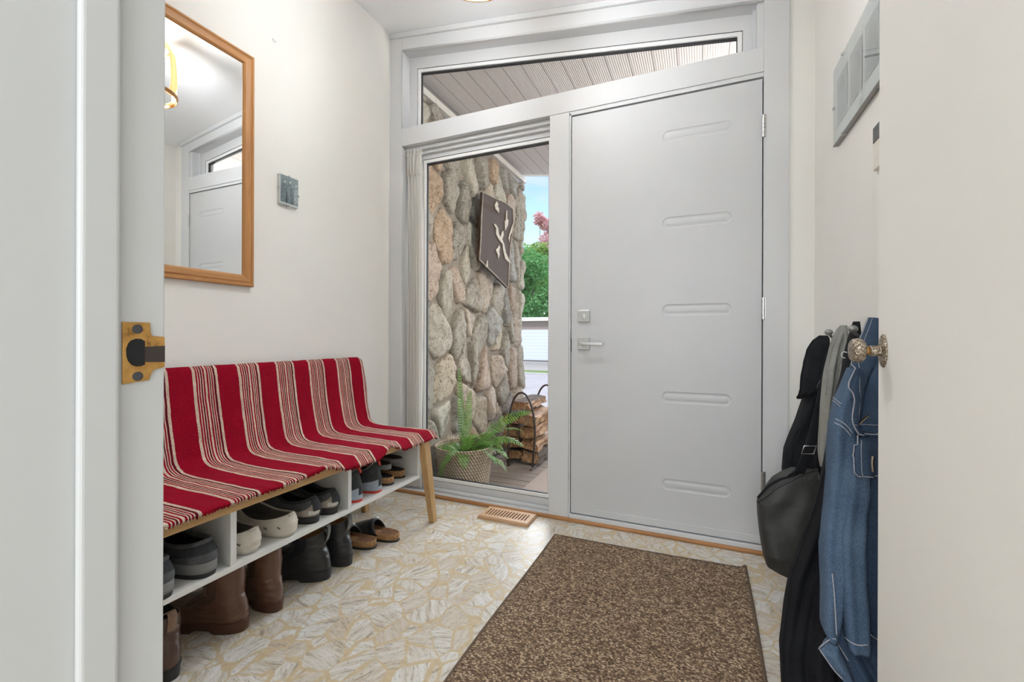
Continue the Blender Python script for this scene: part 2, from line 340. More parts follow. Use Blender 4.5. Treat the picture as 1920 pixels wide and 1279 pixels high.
# door knob on the cream door leaf
kc = Vector((DX, .983, .952))
kn = empty('door_knob', kc, 'ornate bronze door knob with oval back plate on the cream door', 'door knob')
h = MB(); h.lathe([(.001, 0), (.030, 0), (.030, .0015), (.027, .0035), (.012, .005), (.010, .005)], (0, 0, 0), (-1, 0, 0), 40)
h.v = [(x, y * .62, z) for x, y, z in h.v]; h.build('back_plate', M['bronze'], kn, smooth_=True)
h = MB(); h.lathe([(.0085, .004), (.0095, .006), (.0095, .020), (.0075, .021)], (0, 0, 0), (-1, 0, 0), 28); h.build('shank', M['bronze'], kn)
h = MB(); h.lathe([(.0078, .019), (.0078, .028)], (0, 0, 0), (-1, 0, 0), 28); h.build('collar', M['brass'], kn, smooth_=True)
h = MB(); h.lathe([(.008, .026), (.016, .028), (.0215, .033), (.0225, .039), (.021, .045), (.0175, .0485), (.012, .0495), (.004, .050), (.001, .050)], (0, 0, 0), (-1, 0, 0), 36); h.build('knob', M['bronze'], kn, smooth_=True)

# ------------------------------------------------------------------ front frame assembly
fr = empty('trim_1', (0, D, 0), kind='structure')
def fpart(name, mb, mat='trim', bevel=.002, **k): o = mb.build(name, M[mat] if isinstance(mat, str) else mat, fr, bevel=bevel, **k); return keep(o, fr)
T1 = .15
def slope(x, z0, x0): return z0 - .1423 * (x - x0)
zt = lambda x: 2.774 - .1423 * (x + 1.734)
fpart('side_casing', MB().box(XL, -1.734, D, D + T1, 0, 2.93))
fpart('side_casing', MB().box(.255, .353, D, D + T1, 0, 2.62))
fpart('mullion', MB().box(-.755, -.646, D, D + T1, 0, 2.17))
fpart('cross_beam', MB().box(-1.734, .2550, D, D + T1, 2.172, 2.283))
h = MB(); h.prism([(-1.734, D, zt(-1.734)), (.255, D, zt(.255)), (.255, D, ceil_z(.255) + .04), (-1.734, D, ceil_z(-1.734) + .04)], (0, T1, 0)); fpart('head_panel', h)
h = MB(); a, b = -1.827, .353     # bead along the sloped ceiling
h.prism([(a, D - .016, ceil_z(a) - .032), (b, D - .016, ceil_z(b) - .032), (b, D - .016, ceil_z(b)), (a, D - .016, ceil_z(a))], (0, .02, 0)); fpart('ceiling_bead', h, bevel=.005, seg=3)
# rounded bead around the transom opening, three sides
def bead(p, q, r=.006, n=10): h = MB(); h.tube([p, q], r, n); return h
fpart('opening_bead', bead((-1.734, D + .003, 2.285), (-1.734, D + .003, zt(-1.734)), .007), smooth_=True, bevel=0)
fpart('opening_bead', bead((-1.734, D + .003, zt(-1.734)), (.232, D + .003, zt(.232)), .007), smooth_=True, bevel=0)
h = MB(); h.box(.215, .256, D + .06, D + T1, 2.283, 2.62); fpart('jamb_liner', h)
h = MB(); h.box(.228, .256, D + .012, D + T1, 2.283, 2.62); fpart('jamb_liner', h)
# door frame: rebate around the leaf
h = MB(); h.box(-.646, -.638, D + .006, D + T1, 0, 2.165); fpart('jamb_liner', h, bevel=.001)
h = MB(); h.box(-.646, .2585, D + .006, D + T1, 2.152, 2.172); fpart('jamb_liner', h, bevel=.001)

def window(name, x0, x1, z0, z1a, z1b, yf, fw, dep, wt=.014, glass_y=.028, steps=()):
    """window unit: outer frame polygon (top may slope) with frame width fw=(l,r,b,t)"""
    wn = empty(name, ((x0 + x1) / 2, yf, z0), kind='structure')
    def ring(name_, o, i, y, d, mat, bev=.0015):
        h = MB(); O = [Vector((a, y, b)) for a, b in o]; I = [Vector((a, y, b)) for a, b in i]; dv = Vector((0, d, 0))
        V = O + I + [p + dv for p in O] + [p + dv for p in I]; F = []
        for k in range(4):
            n = (k + 1) % 4
            F += [(k, n, 4 + n, 4 + k), (8 + n, 8 + k, 12 + k, 12 + n), (k, 8 + k, 8 + n, n), (4 + k, 4 + n, 12 + n, 12 + k)]
        h.add(V, F); o_ = h.build(name_, mat, wn, bevel=bev); keep(o_, wn); return o_
    sl = (z1b - z1a) / (x1 - x0)
    O = [(x0, z0), (x1, z0), (x1, z1b), (x0, z1a)]
    def inset(P, l, r, b, t): return [(P[0][0] + l, P[0][1] + b), (P[1][0] - r, P[1][1] + b), (P[1][0] - r, P[2][1] - t - sl * r), (P[0][0] + l, P[3][1] - t + sl * l)]
    I1 = inset(O, *fw); ring('window_frame', O, I1, yf, dep, M['trim'])
    G = inset(I1, .002, .002, .002, .002); ring('gasket', I1, G, yf + .004, .02, M['rubber'], 0)
    I2 = inset(G, wt, wt, wt, wt); ring('glazing_bead', G, I2, yf + .004, .03, M['vinyl'], .002)
    I3 = inset(I2, .004, .004, .004, .009); ring('gasket', I2, I3, yf + .014, .016, M['rubber'], 0)
    h = MB(); h.add([(I2[k][0], yf + glass_y, I2[k][1]) for k in range(4)], [(0, 1, 2, 3)]); o_ = h.build('glass', M['glass'], wn); keep(o_, wn)
    return wn
YF = 2.332
window('window_1', -1.734, -.755, 0, 2.172, 2.172, YF, (.10, .012, .066, .072), .07, .020)
window('window_2', -1.734, .228, 2.283, zt(-1.734), zt(.228), YF, (.055, .052, -.004, .072), .07, .020)
h = MB(); h.box(-1.734, -.755, D + .02, YF + .01, 0, .012); fpart('sill', h, bevel=.004, seg=3)
h = MB(); h.tube([(-1.734, YF - .018, .020), (-.755, YF - .018, .020)], .013, 12); fpart('sill_round', h, bevel=0, smooth_=True)
h = MB(); h.box(-1.734, -.755, YF - .022, YF, 2.128, 2.172); fpart('head_liner', h, bevel=.006, seg=3)
h = MB(); h.box(-1.734, -.755, YF - .045, YF - .02, 2.148, 2.172); fpart('head_liner', h, bevel=.005, seg=3)
# oak strip on the floor along the frame
h = MB(); h.box(XL, .36, D - .016, D + .004, 0, .018); o = h.build('baseboard_front', M['strip'], bevel=.006, seg=3); o['kind'] = 'structure'
# hinges on the frame side

# entry door
dr = empty('door_1', (-.19, D, .02), kind='structure')
X0, X1, Z0, Z1 = -.634, .2500, .043, 2.144
YD = D + .010
def pill(cx, cz, hw, hh, n=10):
    P = []
    for k in range(n + 1): a = -PI / 2 + PI * k / n; P.append((cx + hw - hh + hh * math.cos(a), cz + hh * math.sin(a)))
    for k in range(n + 1): a = PI / 2 + PI * k / n; P.append((cx - hw + hh + hh * math.cos(a), cz + hh * math.sin(a)))
    return P
import bmesh
bm = bmesh.new()
def loop(P, y): vs = [bm.verts.new((a, y, b)) for a, b in P]; return vs, [bm.edges.new((vs[i], vs[(i + 1) % len(vs)])) for i in range(len(vs))]
edges = loop([(X0, Z0 + .002), (X1, Z0 + .002), (X1, Z1), (X0, Z1)], YD)[1]; pills = []
for cz in (1.956, 1.533, 1.108, .683, .258):
    vs, es = loop(pill(-.024, cz, .153, .0275), YD); edges += es; pills.append((cz, vs))
bmesh.ops.triangle_fill(bm, edges=edges, use_beauty=True)
for cz, vs in pills:
    prev = vs
    for ins, dy in ((.0025, .0022), (.006, .0034), (.012, .0032), (.0215, .0008)):
        nv = [bm.verts.new((a, YD + dy, b)) for a, b in pill(-.024, cz, .153 - ins, .0275 - ins)]
        for i in range(len(nv)): k = (i + 1) % len(nv); bm.faces.new((prev[i], prev[k], nv[k], nv[i]))
        prev = nv
    bm.faces.new(prev)
bmesh.ops.recalc_face_normals(bm, faces=bm.faces)
me = bpy.data.meshes.new('door_face'); bm.to_mesh(me); bm.free(); me.materials.append(M['doorleaf'])
for p in me.polygons:
    if p.normal.y > 0: p.flip()
o = bpy.data.objects.new('door_face', me); COL.objects.link(o); keep(o, dr)
h = MB(); h.box(X0, X1, YD + .0001 + .006, YD + .045, Z0, Z1); keep(h.build('door_core', M['doorleaf'], dr), dr)
h = MB(); h.box(X0, X1, YD - .004, YD + .001, Z0, Z0 + .036); keep(h.build('door_sweep', M['doorleaf'], dr, bevel=.003), dr)
h = MB(); h.box(X0 - .004, X1 + .006, D - .004, D + .12, .0, Z0 - .005); keep(h.build('threshold', M['trim'], dr, bevel=.003), dr)
h = MB(); h.box(X0 - .012, X1 + .012, YD + .03, YD + .05, Z0 - .02, Z1 + .02); keep(h.build('weatherstrip', M['gapdark'], dr), dr)
for i, z in enumerate((1.926, 1.107, .324)):
    h = MB()
    for k in range(5): h.lathe([(.0065, 0), (.0065, .0185)], (.2545, D - .002, z - .05 + k * .02), (0, 0, 1), 14)
    h.box(.2545, .266, D - .0015, D + .001, z - .05, z + .05); keep(h.build('hinge', M['steel'], dr), dr)
dl = empty('door_lock', (-.566, YD, 1.084)); dl.parent = dr; dl.location = Vector((-.566, YD, 1.084)) - Vector(dr.location)
dl.name = 'deadbolt_lock'
def sub(name, mb, mat, par, **k): return mb.build(name, mat, par, **k)
sub('rose', MB().box(-.032, .032, -.010, 0, -.032, .032), M['steel'], dl, bevel=.003)
h = MB(); h.lathe([(.012, 0), (.012, .006)], (0, -.010, 0), (0, -1, 0), 24); h.box(-.004, .004, -.034, -.012, -.016, .014); sub('thumb_turn', h, M['steel'], dl, bevel=.0015)
hd = empty('door_handle', (0, 0, 0)); hd.parent = dr; hd.location = Vector((-.566, YD, .940)) - Vector(dr.location)
sub('rose', MB().box(-.032, .032, -.010, 0, -.032, .032), M['steel'], hd, bevel=.003)
h = MB(); h.lathe([(.0115, 0), (.0105, .018), (.0085, .048)], (0, -.010, 0), (0, -1, 0), 20); h.prism([(-.012, -.056, -.007), (.11, -.050, -.007), (.11, -.050, .007), (-.012, -.056, .009)], (0, .011, 0)); sub('lever', h, M['steel'], hd, bevel=.002)
h = MB(); h.box(-.6405, -.6325, YD - .003, YD + .02, .90, .965); keep(h.build('latch_keep', plain('latch_dark', (.06, .06, .06), .4, .7), dr), dr)

# ------------------------------------------------------------------ left wall: mirror, small print, hook
def frame_sides(root, X, y0, y1, z0, z1, prof, mats):
    """mitred wooden frame on wall plane X; prof: list of (inset, height)"""
    c = [(y0, z0, 1, 1), (y1, z0, -1, 1), (y1, z1, -1, -1), (y0, z1, 1, -1)]
    for k in range(4):
        a, b = c[k], c[(k + 1) % 4]; V = []
        for (ya, za, sy, sz) in (a, b):
            for ins, ht in prof: V.append((X + ht, ya + sy * ins, za + sz * ins))
        n = len(prof); F = [(i, i + 1, n + i + 1, n + i) for i in range(n - 1)] + [tuple(range(n)), tuple(range(n, 2 * n))[::-1]]
        h = MB(); h.add(V, F); keep(h.build('frame_rail', mats[k % 2], root, weld=True), root)
mr = empty('wall_mirror', (XL, .96, 1.19), 'tall rectangular mirror in an orange brown wooden frame on the left wall', 'mirror')
my0, my1, mz0, mz1 = .58, 1.314, 1.189, 2.197
frame_sides(mr, XL, my0, my1, mz0, mz1, [(0, .001), (0, .020), (.003, .024), (.010, .024), (.013, .0205), (.017, .0205), (.021, .0235), (.040, .021), (.046, .017), (.0485, .012), (.050, .011), (.050, .002)], (M['oakframe_y'], M['oakframe_z']))
h = MB(); h.add([(XL + .0115, my0 + .046, mz0 + .046), (XL + .0115, my1 - .046, mz0 + .046), (XL + .0115, my1 - .046, mz1 - .046), (XL + .0115, my0 + .046, mz1 - .046)], [(0, 1, 2, 3)]); keep(h.build('mirror_glass', M['mirror'], mr), mr)
h = MB(); h.box(XL + .001, XL + .010, my0 + .01, my1 - .01, mz0 + .01, mz1 - .01); keep(h.build('backing', M['gapdark'], mr), mr)

# small clip-framed grey print with robed figures
pr = empty('framed_photo', (XL, 1.495, 1.597), 'small frameless black and white photo of robed figures', 'photo')
py0, py1, pz0, pz1 = 1.444, 1.547, 1.597, 1.737
h = MB(); h.box(XL, XL + .016, py0, py1, pz0, pz1); keep(h.build('mount', plain('photo_backing', (.62, .64, .64), .6), pr, bevel=.001), pr)
m = N('grey_photo_ground'); f = m.noise(30, 5, .6); zz = m.sep()[2]; c = m.ramp(m.math('ADD', m.math('MULTIPLY', m.math('SUBTRACT', zz, pz0), 5.5), m.math('MULTIPLY', f, .25)), [(.15, (.07, .09, .10)), (.3, (.12, .15, .16)), (.45, (.26, .31, .33)), (1, (.34, .39, .41))]); m.color(c).rough(.4)
h = MB(); h.add([(XL + .0165, py0 + .005, pz0 + .012), (XL + .0165, py1 - .002, pz0 + .012), (XL + .0165, py1 - .002, pz1 - .002), (XL + .0165, py0 + .005, pz1 - .002)], [(0, 1, 2, 3)]); pp = keep(h.build('print', m.m, pr), pr)
figs = [(.022, .036, .102, (.18, .22, .24)), (.052, .038, .108, (.22, .26, .28)), (.088, .026, .098, (.38, .43, .45))]
for yy, wd, ht, colr in figs:
    h = MB(); P = []
    for k in range(13):
        t = k / 12; P.append((py0 + yy - wd / 2 * interp(t, [(0, 1), (.5, .82), (.78, .7), (.84, .28), (.92, .36), (1, .05)]), pz0 + .016 + ht * t))
    P += [(2 * (py0 + yy) - a, b) for a, b in P[::-1]]
    P = [(min(a, py1 - .003), b) for a, b in P]
    h.prism([(XL + .0168, a, b) for a, b in P], (.0004, 0, 0)); keep(h.build('figure', plain('photo_figure', colr, .5, var=.35, nsc=120), pr), pr)
    h = MB(); h.prism([(XL + .0172, py0 + yy + .10 * wd + .16 * wd * math.cos(a), pz0 + .016 + ht * .90 + .0055 * math.sin(a)) for a in [2 * PI * k / 10 for k in range(10)]], (.0003, 0, 0)); keep(h.build('face', plain('photo_face', (.62, .64, .64), .5), pr), pr)
h = MB(); h.box(XL + .0178, XL + .0188, py0, py1, pz0, pz1); keep(h.build('cover_glass', M['picglass'], pr), pr)
for (yy, zz) in ((py0 + .05, pz0), (py0 + .05, pz1), (py0, pz0 + .075), (py1, pz0 + .06)): keep(MB().box(XL + .001, XL + .0205, yy - .003, yy + .003, zz - .003, zz + .003).build('clip', M['steel'], pr), pr)
h = MB(); c = onX(512, 75, XL); h.tube([c + Vector((0, -.004, .004)), c + Vector((.006, 0, 0)), c + Vector((.010, .003, -.008)), c + Vector((.014, .008, -.004))], .0016, 8)
tag(h.build('wall_hook', M['trim'], smooth_=True), 'tiny white painted hook high on the left wall beside the mirror', 'hook')

# ------------------------------------------------------------------ ceiling lamp of bent veneer bands
lc = Vector((-.763, 1.408, 0)); zc_ = ceil_z(lc.x)
lp = empty('pendant_lamp', (lc.x, lc.y, 2.32), 'ceiling lamp of bent pale wood veneer bands', 'lamp')
h = MB(); h.lathe([(.055, 0), (.055, .02), (.02, .03)], (lc.x, lc.y, zc_ - .035), (0, 0, 1), 28); keep(h.build('ceiling_rose', M['veneer'], lp, smooth_=True), lp)
h = MB(); h.lathe([(.004, 0), (.004, zc_ - 2.62)], (lc.x, lc.y, 2.60), (0, 0, 1), 8); keep(h.build('cord', M['trim'], lp), lp)
def band(r, z0, z1, flare, mat, ph=0, sag=0):
    h = MB(); h.grid(lambda u, v: (lc.x + (r + flare * v) * math.cos(2 * PI * u), lc.y + (r + flare * v) * math.sin(2 * PI * u), lerp(z0, z1, v) + sag * math.cos(2 * PI * (u - ph))), 48, 5, cu=True)
    keep(h.build('veneer_band', mat, lp, smooth_=True, solid=.003), lp)
band(.165, 2.322, 2.342, .004, M['veneer2'], 0, 0)
band(.120, 2.590, 2.625, -.01, M['veneer'], .2, 0)
for k in range(6):    # vertical veneer straps, looping out at the foot
    a = PI / 6 + k * PI / 3; d = Vector((math.cos(a), math.sin(a), 0)); s_ = Vector((-math.sin(a), math.cos(a), 0)) * .026; h = MB()
    pts = [lc + d * .13 + Vector((0, 0, 2.615)), lc + d * .166 + Vector((0, 0, 2.55)), lc + d * .174 + Vector((0, 0, 2.44)), lc + d * .173 + Vector((0, 0, 2.37)), lc + d * .160 + Vector((0, 0, 2.335)), lc + d * .140 + Vector((0, 0, 2.335))]
    h.grid(lambda u, v: pts[round(v * 5)] + s_ * (2 * u - 1), 2, 6); keep(h.build('veneer_strap', M['veneer'], lp, smooth_=True, solid=.003), lp)
h = MB(); h.lathe([(.018, 0), (.018, .11)], (lc.x, lc.y, 2.515), (0, 0, 1), 16); keep(h.build('socket', M['trim'], lp, smooth_=True), lp)
m = N('lit_opal_bulb'); m.color((.9, .9, .9)); m.b.inputs['Emission Color'].default_value = (.92, .965, 1, 1); m.b.inputs['Emission Strength'].default_value = 100
h = MB(); h.ball((lc.x, lc.y, 2.46), .06, nu=32, nv=20); keep(h.build('bulb', m.m, lp, smooth_=True), lp)

# ------------------------------------------------------------------ floor: rug, vent
rx0, rx1, ry0, ry1 = -.653, .170, .42, 2.045
def rugz(u, v): return .011 + .010 * max(0, u - .97) / .03 * smooth((v - .9) * 10) + .0015 * noise.noise(Vector((u * 6, v * 9, 0)))
h = MB(); h.grid(lambda u, v: (lerp(rx0, rx1, u) + .003 * math.sin(v * 9), lerp(ry0, ry1, v) + .022 * u - .006 * math.sin(u * PI) * v, rugz(u, v)), 60, 100)
rg = h.build('floor_rug', M['rug'], smooth_=True, solid=.012)
rg.modifiers['solid'].offset = -1
tag(rg, 'brown woven rectangular rug on the stone pattern floor before the door', 'rug')
h = MB(); e = [(lerp(rx0, rx1, t), ry0 + .022 * t) for t in np.linspace(0, 1, 12)] + [(rx1 + .003 * math.sin(v * 9), lerp(ry0, ry1, v) + .022) for v in np.linspace(.02, 1, 24)] + [(lerp(rx0, rx1, u) + .003 * math.sin(9), ry1 + .022 * u - .006 * math.sin(u * PI)) for u in np.linspace(.98, 0, 24)] + [(rx0 + .003 * math.sin(v * 9), lerp(ry0, ry1, v)) for v in np.linspace(.98, .02, 24)]
h.tube([(a, b, .0065 + (.012 if (a > rx1 - .012 and b > ry1 - .03) else 0)) for a, b in e], .0065, 8, closed=True); h.build('bound_edge', M['rugedge'], rg, smooth_=True)

vt = empty('floor_vent', (-.955, 2.155, 0), 'wooden slotted floor vent under the side window', 'vent')
vx0, vx1, vy0, vy1 = -.145, .145, -.072, .072
bm = bmesh.new(); edges = []
def lp2(P, z): vs = [bm.verts.new((a, b, z)) for a, b in P]; return vs, [bm.edges.new((vs[i], vs[(i + 1) % len(vs)])) for i in range(len(vs))]
ov, es = lp2([(vx0 + .006, vy0 + .006), (vx1 - .006, vy0 + .006), (vx1 - .006, vy1 - .006), (vx0 + .006, vy1 - .006)], .017); edges += es; slots = []
for k in range(14):
    cx = vx0 + .033 + k * .0172
    P = [(cx + .0042 * math.sin(a), .040 + .0042 * math.cos(a)) for a in np.linspace(PI / 2, -PI / 2, 7)][::-1] + [(cx + .0042 * math.sin(a), -.040 - .0042 * math.cos(a)) for a in np.linspace(-PI / 2, PI / 2, 7)][::-1]
    P = [(cx + .0042 * math.cos(a), .036 + .0042 * math.sin(a)) for a in np.linspace(0, PI, 7)] + [(cx + .0042 * math.cos(a), -.036 + .0042 * math.sin(a)) for a in np.linspace(PI, 2 * PI, 7)]
    vs, es = lp2(P, .017); edges += es; slots.append((P, vs))
bmesh.ops.triangle_fill(bm, edges=edges, use_beauty=True)
for P, vs in slots:
    lo = [bm.verts.new((a, b, .002)) for a, b in P]
    for i in range(len(vs)): k = (i + 1) % len(vs); bm.faces.new((vs[i], vs[k], lo[k], lo[i]))
bm.faces.ensure_lookup_table()
o1 = [bm.verts.new(p) for p in ((vx0, vy0, .009), (vx1, vy0, .009), (vx1, vy1, .009), (vx0, vy1, .009))]
o2 = [bm.verts.new(p) for p in ((vx0, vy0, 0), (vx1, vy0, 0), (vx1, vy1, 0), (vx0, vy1, 0))]
for i in range(4): k = (i + 1) % 4; bm.faces.new((ov[i], o1[i], o1[k], ov[k])); bm.faces.new((o1[i], o2[i], o2[k], o1[k]))
bmesh.ops.recalc_face_normals(bm, faces=bm.faces)
me = bpy.data.meshes.new('vent_grille'); bm.to_mesh(me); bm.free(); me.materials.append(M['ventwood']); o = bpy.data.objects.new('vent_grille', me); COL.objects.link(o); o.parent = vt
MB().box(vx0 + .01, vx1 - .01, vy0 + .01, vy1 - .01, .0005, .002).build('vent_duct', plain('vent_dark', (.05, .025, .015), .8), vt)

# ------------------------------------------------------------------ shoe bench
BX0, BX1, BY0, BY1 = -1.79, -1.285, .56, 1.93
bench = empty('shoe_bench', (-1.55, 1.25, 0), 'light wood shoe bench with white cubbies along the left wall', 'bench')
def bp(name, mb, mat, **k): return keep(mb.build(name, M[mat], bench, **k), bench)
bp('seat', MB().box(BX0 + .06, BX1 - .013, BY0, BY1 - .01, .440, .473), 'beech', bevel=.003)
h = MB(); h.prism([(-1.735, BY0, .46), (-1.717, BY0, .46), (-1.778, BY0, .835), (-1.796, BY0, .835)][::-1], (0, BY1 - BY0 - .01, 0)); bp('backrest', h, 'beech')
def leg(p0, p1, w=(.020, .026), w2=(.016, .018)):
    h = MB(); V = []
    for p, ww in ((p0, w), (p1, w2)):
        for sx, sy in ((-1, -1), (1, -1), (1, 1), (-1, 1)): V.append((p[0] + sx * ww[0], p[1] + sy * ww[1], p[2]))
    h.add(V, [(0, 1, 2, 3)[::-1], (4, 5, 6, 7)] + [(i, (i + 1) % 4, (i + 1) % 4 + 4, i + 4) for i in range(4)]); bp('leg', h, 'beechz', bevel=.004)
leg((-1.302, 1.874, .4448), (-1.292, 1.948, 0)); leg((-1.302, BY0 + .06, .4448), (-1.292, BY0 - .01, 0))
leg((-1.725, 1.862, .4448), (-1.715, 1.915, 0)); leg((-1.725, BY0 + .06, .4448), (-1.715, BY0 + .01, 0))
SY0, SY1 = .60, 1.842; SZ = .278
bp('shelf_board', MB().box(-1.66, -1.30, SY0, SY1, SZ - .017, SZ), 'white_lam', bevel=.001)
for y in (SY0, .875, 1.354, SY1 - .018): bp('divider', MB().box(-1.655, -1.302, y, y + .019, SZ, .4448), 'white_lam', bevel=.001)

# throw: profile over the backrest, down to the crease, out over the seat and hanging at the front edge
prof = [(-1.808, .62), (-1.808, .80), (-1.806, .840), (-1.797, .851), (-1.782, .853), (-1.770, .843), (-1.762, .81), (-1.742, .68), (-1.722, .57), (-1.708, .520), (-1.692, .500), (-1.665, .488), (-1.60, .483), (-1.45, .481), (-1.33, .481), (-1.300, .481), (-1.286, .4805), (-1.279, .479), (-1.276, .474)]
seg = [0]
for a, b in zip(prof, prof[1:]): seg.append(seg[-1] + math.hypot(b[0] - a[0], b[1] - a[1]))
def throw(u, v):
    s = v * seg[-1]; y = lerp(BY0 - .01, BY1 + .012, u)
    i = max(0, min(len(seg) - 2, next((k for k in range(len(seg) - 1) if seg[k + 1] >= s), len(seg) - 2)))
    t = (s - seg[i]) / (seg[i + 1] - seg[i]); x = lerp(prof[i][0], prof[i + 1][0], t); z = lerp(prof[i][1], prof[i + 1][1], t)
    fr_ = smooth((v - .42) / .5)
    wob = noise.noise(Vector((y * 5, v * 6, 1.3))); w2 = noise.noise(Vector((y * 26, v * 18, 4)))
    z += .004 * wob * fr_ + .0018 * w2 * (v > .2)
    x += (.005 * wob + .002 * w2) * (1 - fr_) * (v > .22)
    if v > .962:                                    # wavy front edge lifts and dips
        k = smooth((v - .962) / .038); e = noise.noise(Vector((y * 4.2, 9, 0))) * .014 + noise.noise(Vector((y * 40, 3, 0))) * .004
        z += k * (e * (.35 + .65 * smooth((y - 1.1) / .2)) + .001 - .032 * smooth((y - 1.20) / .14) + .032 * math.exp(-((y - 1.60) / .055) ** 2) + .007 * math.exp(-((y - 1.21) / .05) ** 2)); x -= k * .010 * math.exp(-((y - 1.60) / .05) ** 2)
    y += .006 * noise.noise(Vector((v * 9, 0, 2))) * (u > .9) + (.018 * smooth((v - .6) / .4) * (u > .97)) - .0
    if u > .985: z -= .008 * smooth((u - .985) / .015)
    return (x, y, z)
h = MB(); h.grid(throw, 240, 130)
th = h.build('throw_rug', M['throw'], smooth_=True, solid=.010); tag(th, 'red woven throw with cream stripes draped over the bench', 'throw')
h = MB(); random.seed(3)      # knotted fringe ends along the front edge
for k in range(150):
    u = k / 150 + random.random() * .004; p = Vector(throw(u, 1)); q = p + Vector((random.uniform(-.001, .003), random.uniform(-.004, .004), -random.uniform(.002, .007))); h.tube([p + Vector((0, 0, .003)), p, q], .0025, 5)
h.build('fringe', M['throw'], th, smooth_=True)['kind'] = 'stuff'

# ------------------------------------------------------------------ shoes
def leather(name, c, rough=.38, var=.25): 
    m = N(name); f = m.noise(18, 6, .6); a = tuple(x * (1 - var) for x in c); b = tuple(x * (1 + var) for x in c)
    m.color(m.ramp(f, [(.3, a), (.7, b)])).rough(rough); m.bump(m.math('ADD', m.noise(70, 5, .6), m.math('MULTIPLY', m.vor(420), .25)), .35, .002); return m.m
def fabric(name, c, sc=500, rough=.9, var=.2, bump=.4):
    m = N(name); f = m.noise(sc / 8, 4); a = tuple(x * (1 - var) for x in c); b = tuple(x * (1 + var) for x in c)
    m.color(m.ramp(f, [(.3, a), (.7, b)])).rough(rough); m.bump(m.vor(sc), bump, .0015); return m.m
S = dict(black=leather('black_leather', (.022, .022, .024), .36), brown=leather('brown_leather', (.135, .066, .040), .33), dkbrown=leather('dark_brown_leather', (.085, .045, .032), .34),
         grey=fabric('dark_grey_mesh', (.035, .037, .042)), grey2=fabric('mid_grey_suede', (.09, .092, .098), 300), midsole=plain('grey_midsole', (.20, .20, .20), .55), outsole=plain('black_rubber_sole', (.020, .020, .022), .6, bump=.3, bsc=90),
         clog=plain('beige_foam', (.62, .57, .49), .5, var=.08, nsc=25, bump=.15, bsc=60), clogd=plain('foam_footbed', (.13, .12, .105), .75, bump=.3, bsc=150), tan=fabric('taupe_suede', (.36, .30, .25), 300), cream=plain('cream_midsole', (.62, .60, .56), .5),
         lining=fabric('black_lining', (.008, .008, .009)), tanlin=leather('tan_lining', (.34, .18, .075), .6), gore=fabric('black_elastic', (.010, .011, .016), 700), goreb=fabric('brown_elastic', (.10, .05, .032), 700),
         charcoal=fabric('charcoal_knit', (.045, .050, .052), 600), red=plain('orange_red_rubber', (.62, .05, .02), .5), paleblue=plain('pale_blue_foam', (.36, .42, .50), .5), lace=fabric('black_lace', (.02, .02, .02)),
         brsole=plain('brown_rubber_sole', (.085, .033, .018), .45), metal=M['steel'], tab=fabric('grey_tab', (.20, .20, .20), 500), brtab=fabric('brown_tab', (.27, .17, .12), 500))
m = N('cork'); v = m.vor(420, out='Color'); c = m.ramp(m.math('ADD', m.math('MULTIPLY', m.sep(v)[0], .6), m.math('MULTIPLY', m.noise(90, 4), .4)), [(.15, (.12, .05, .018)), (.4, (.42, .22, .09)), (.8, (.60, .36, .17))]); m.color(c).rough(.75); m.bump(m.noise(300, 3), .5, .001); S['cork'] = m.m
S['footbed'] = leather('worn_footbed', (.20, .085, .035), .6, .5); S['dkfoot'] = leather('dark_footbed', (.015, .016, .018), .6)

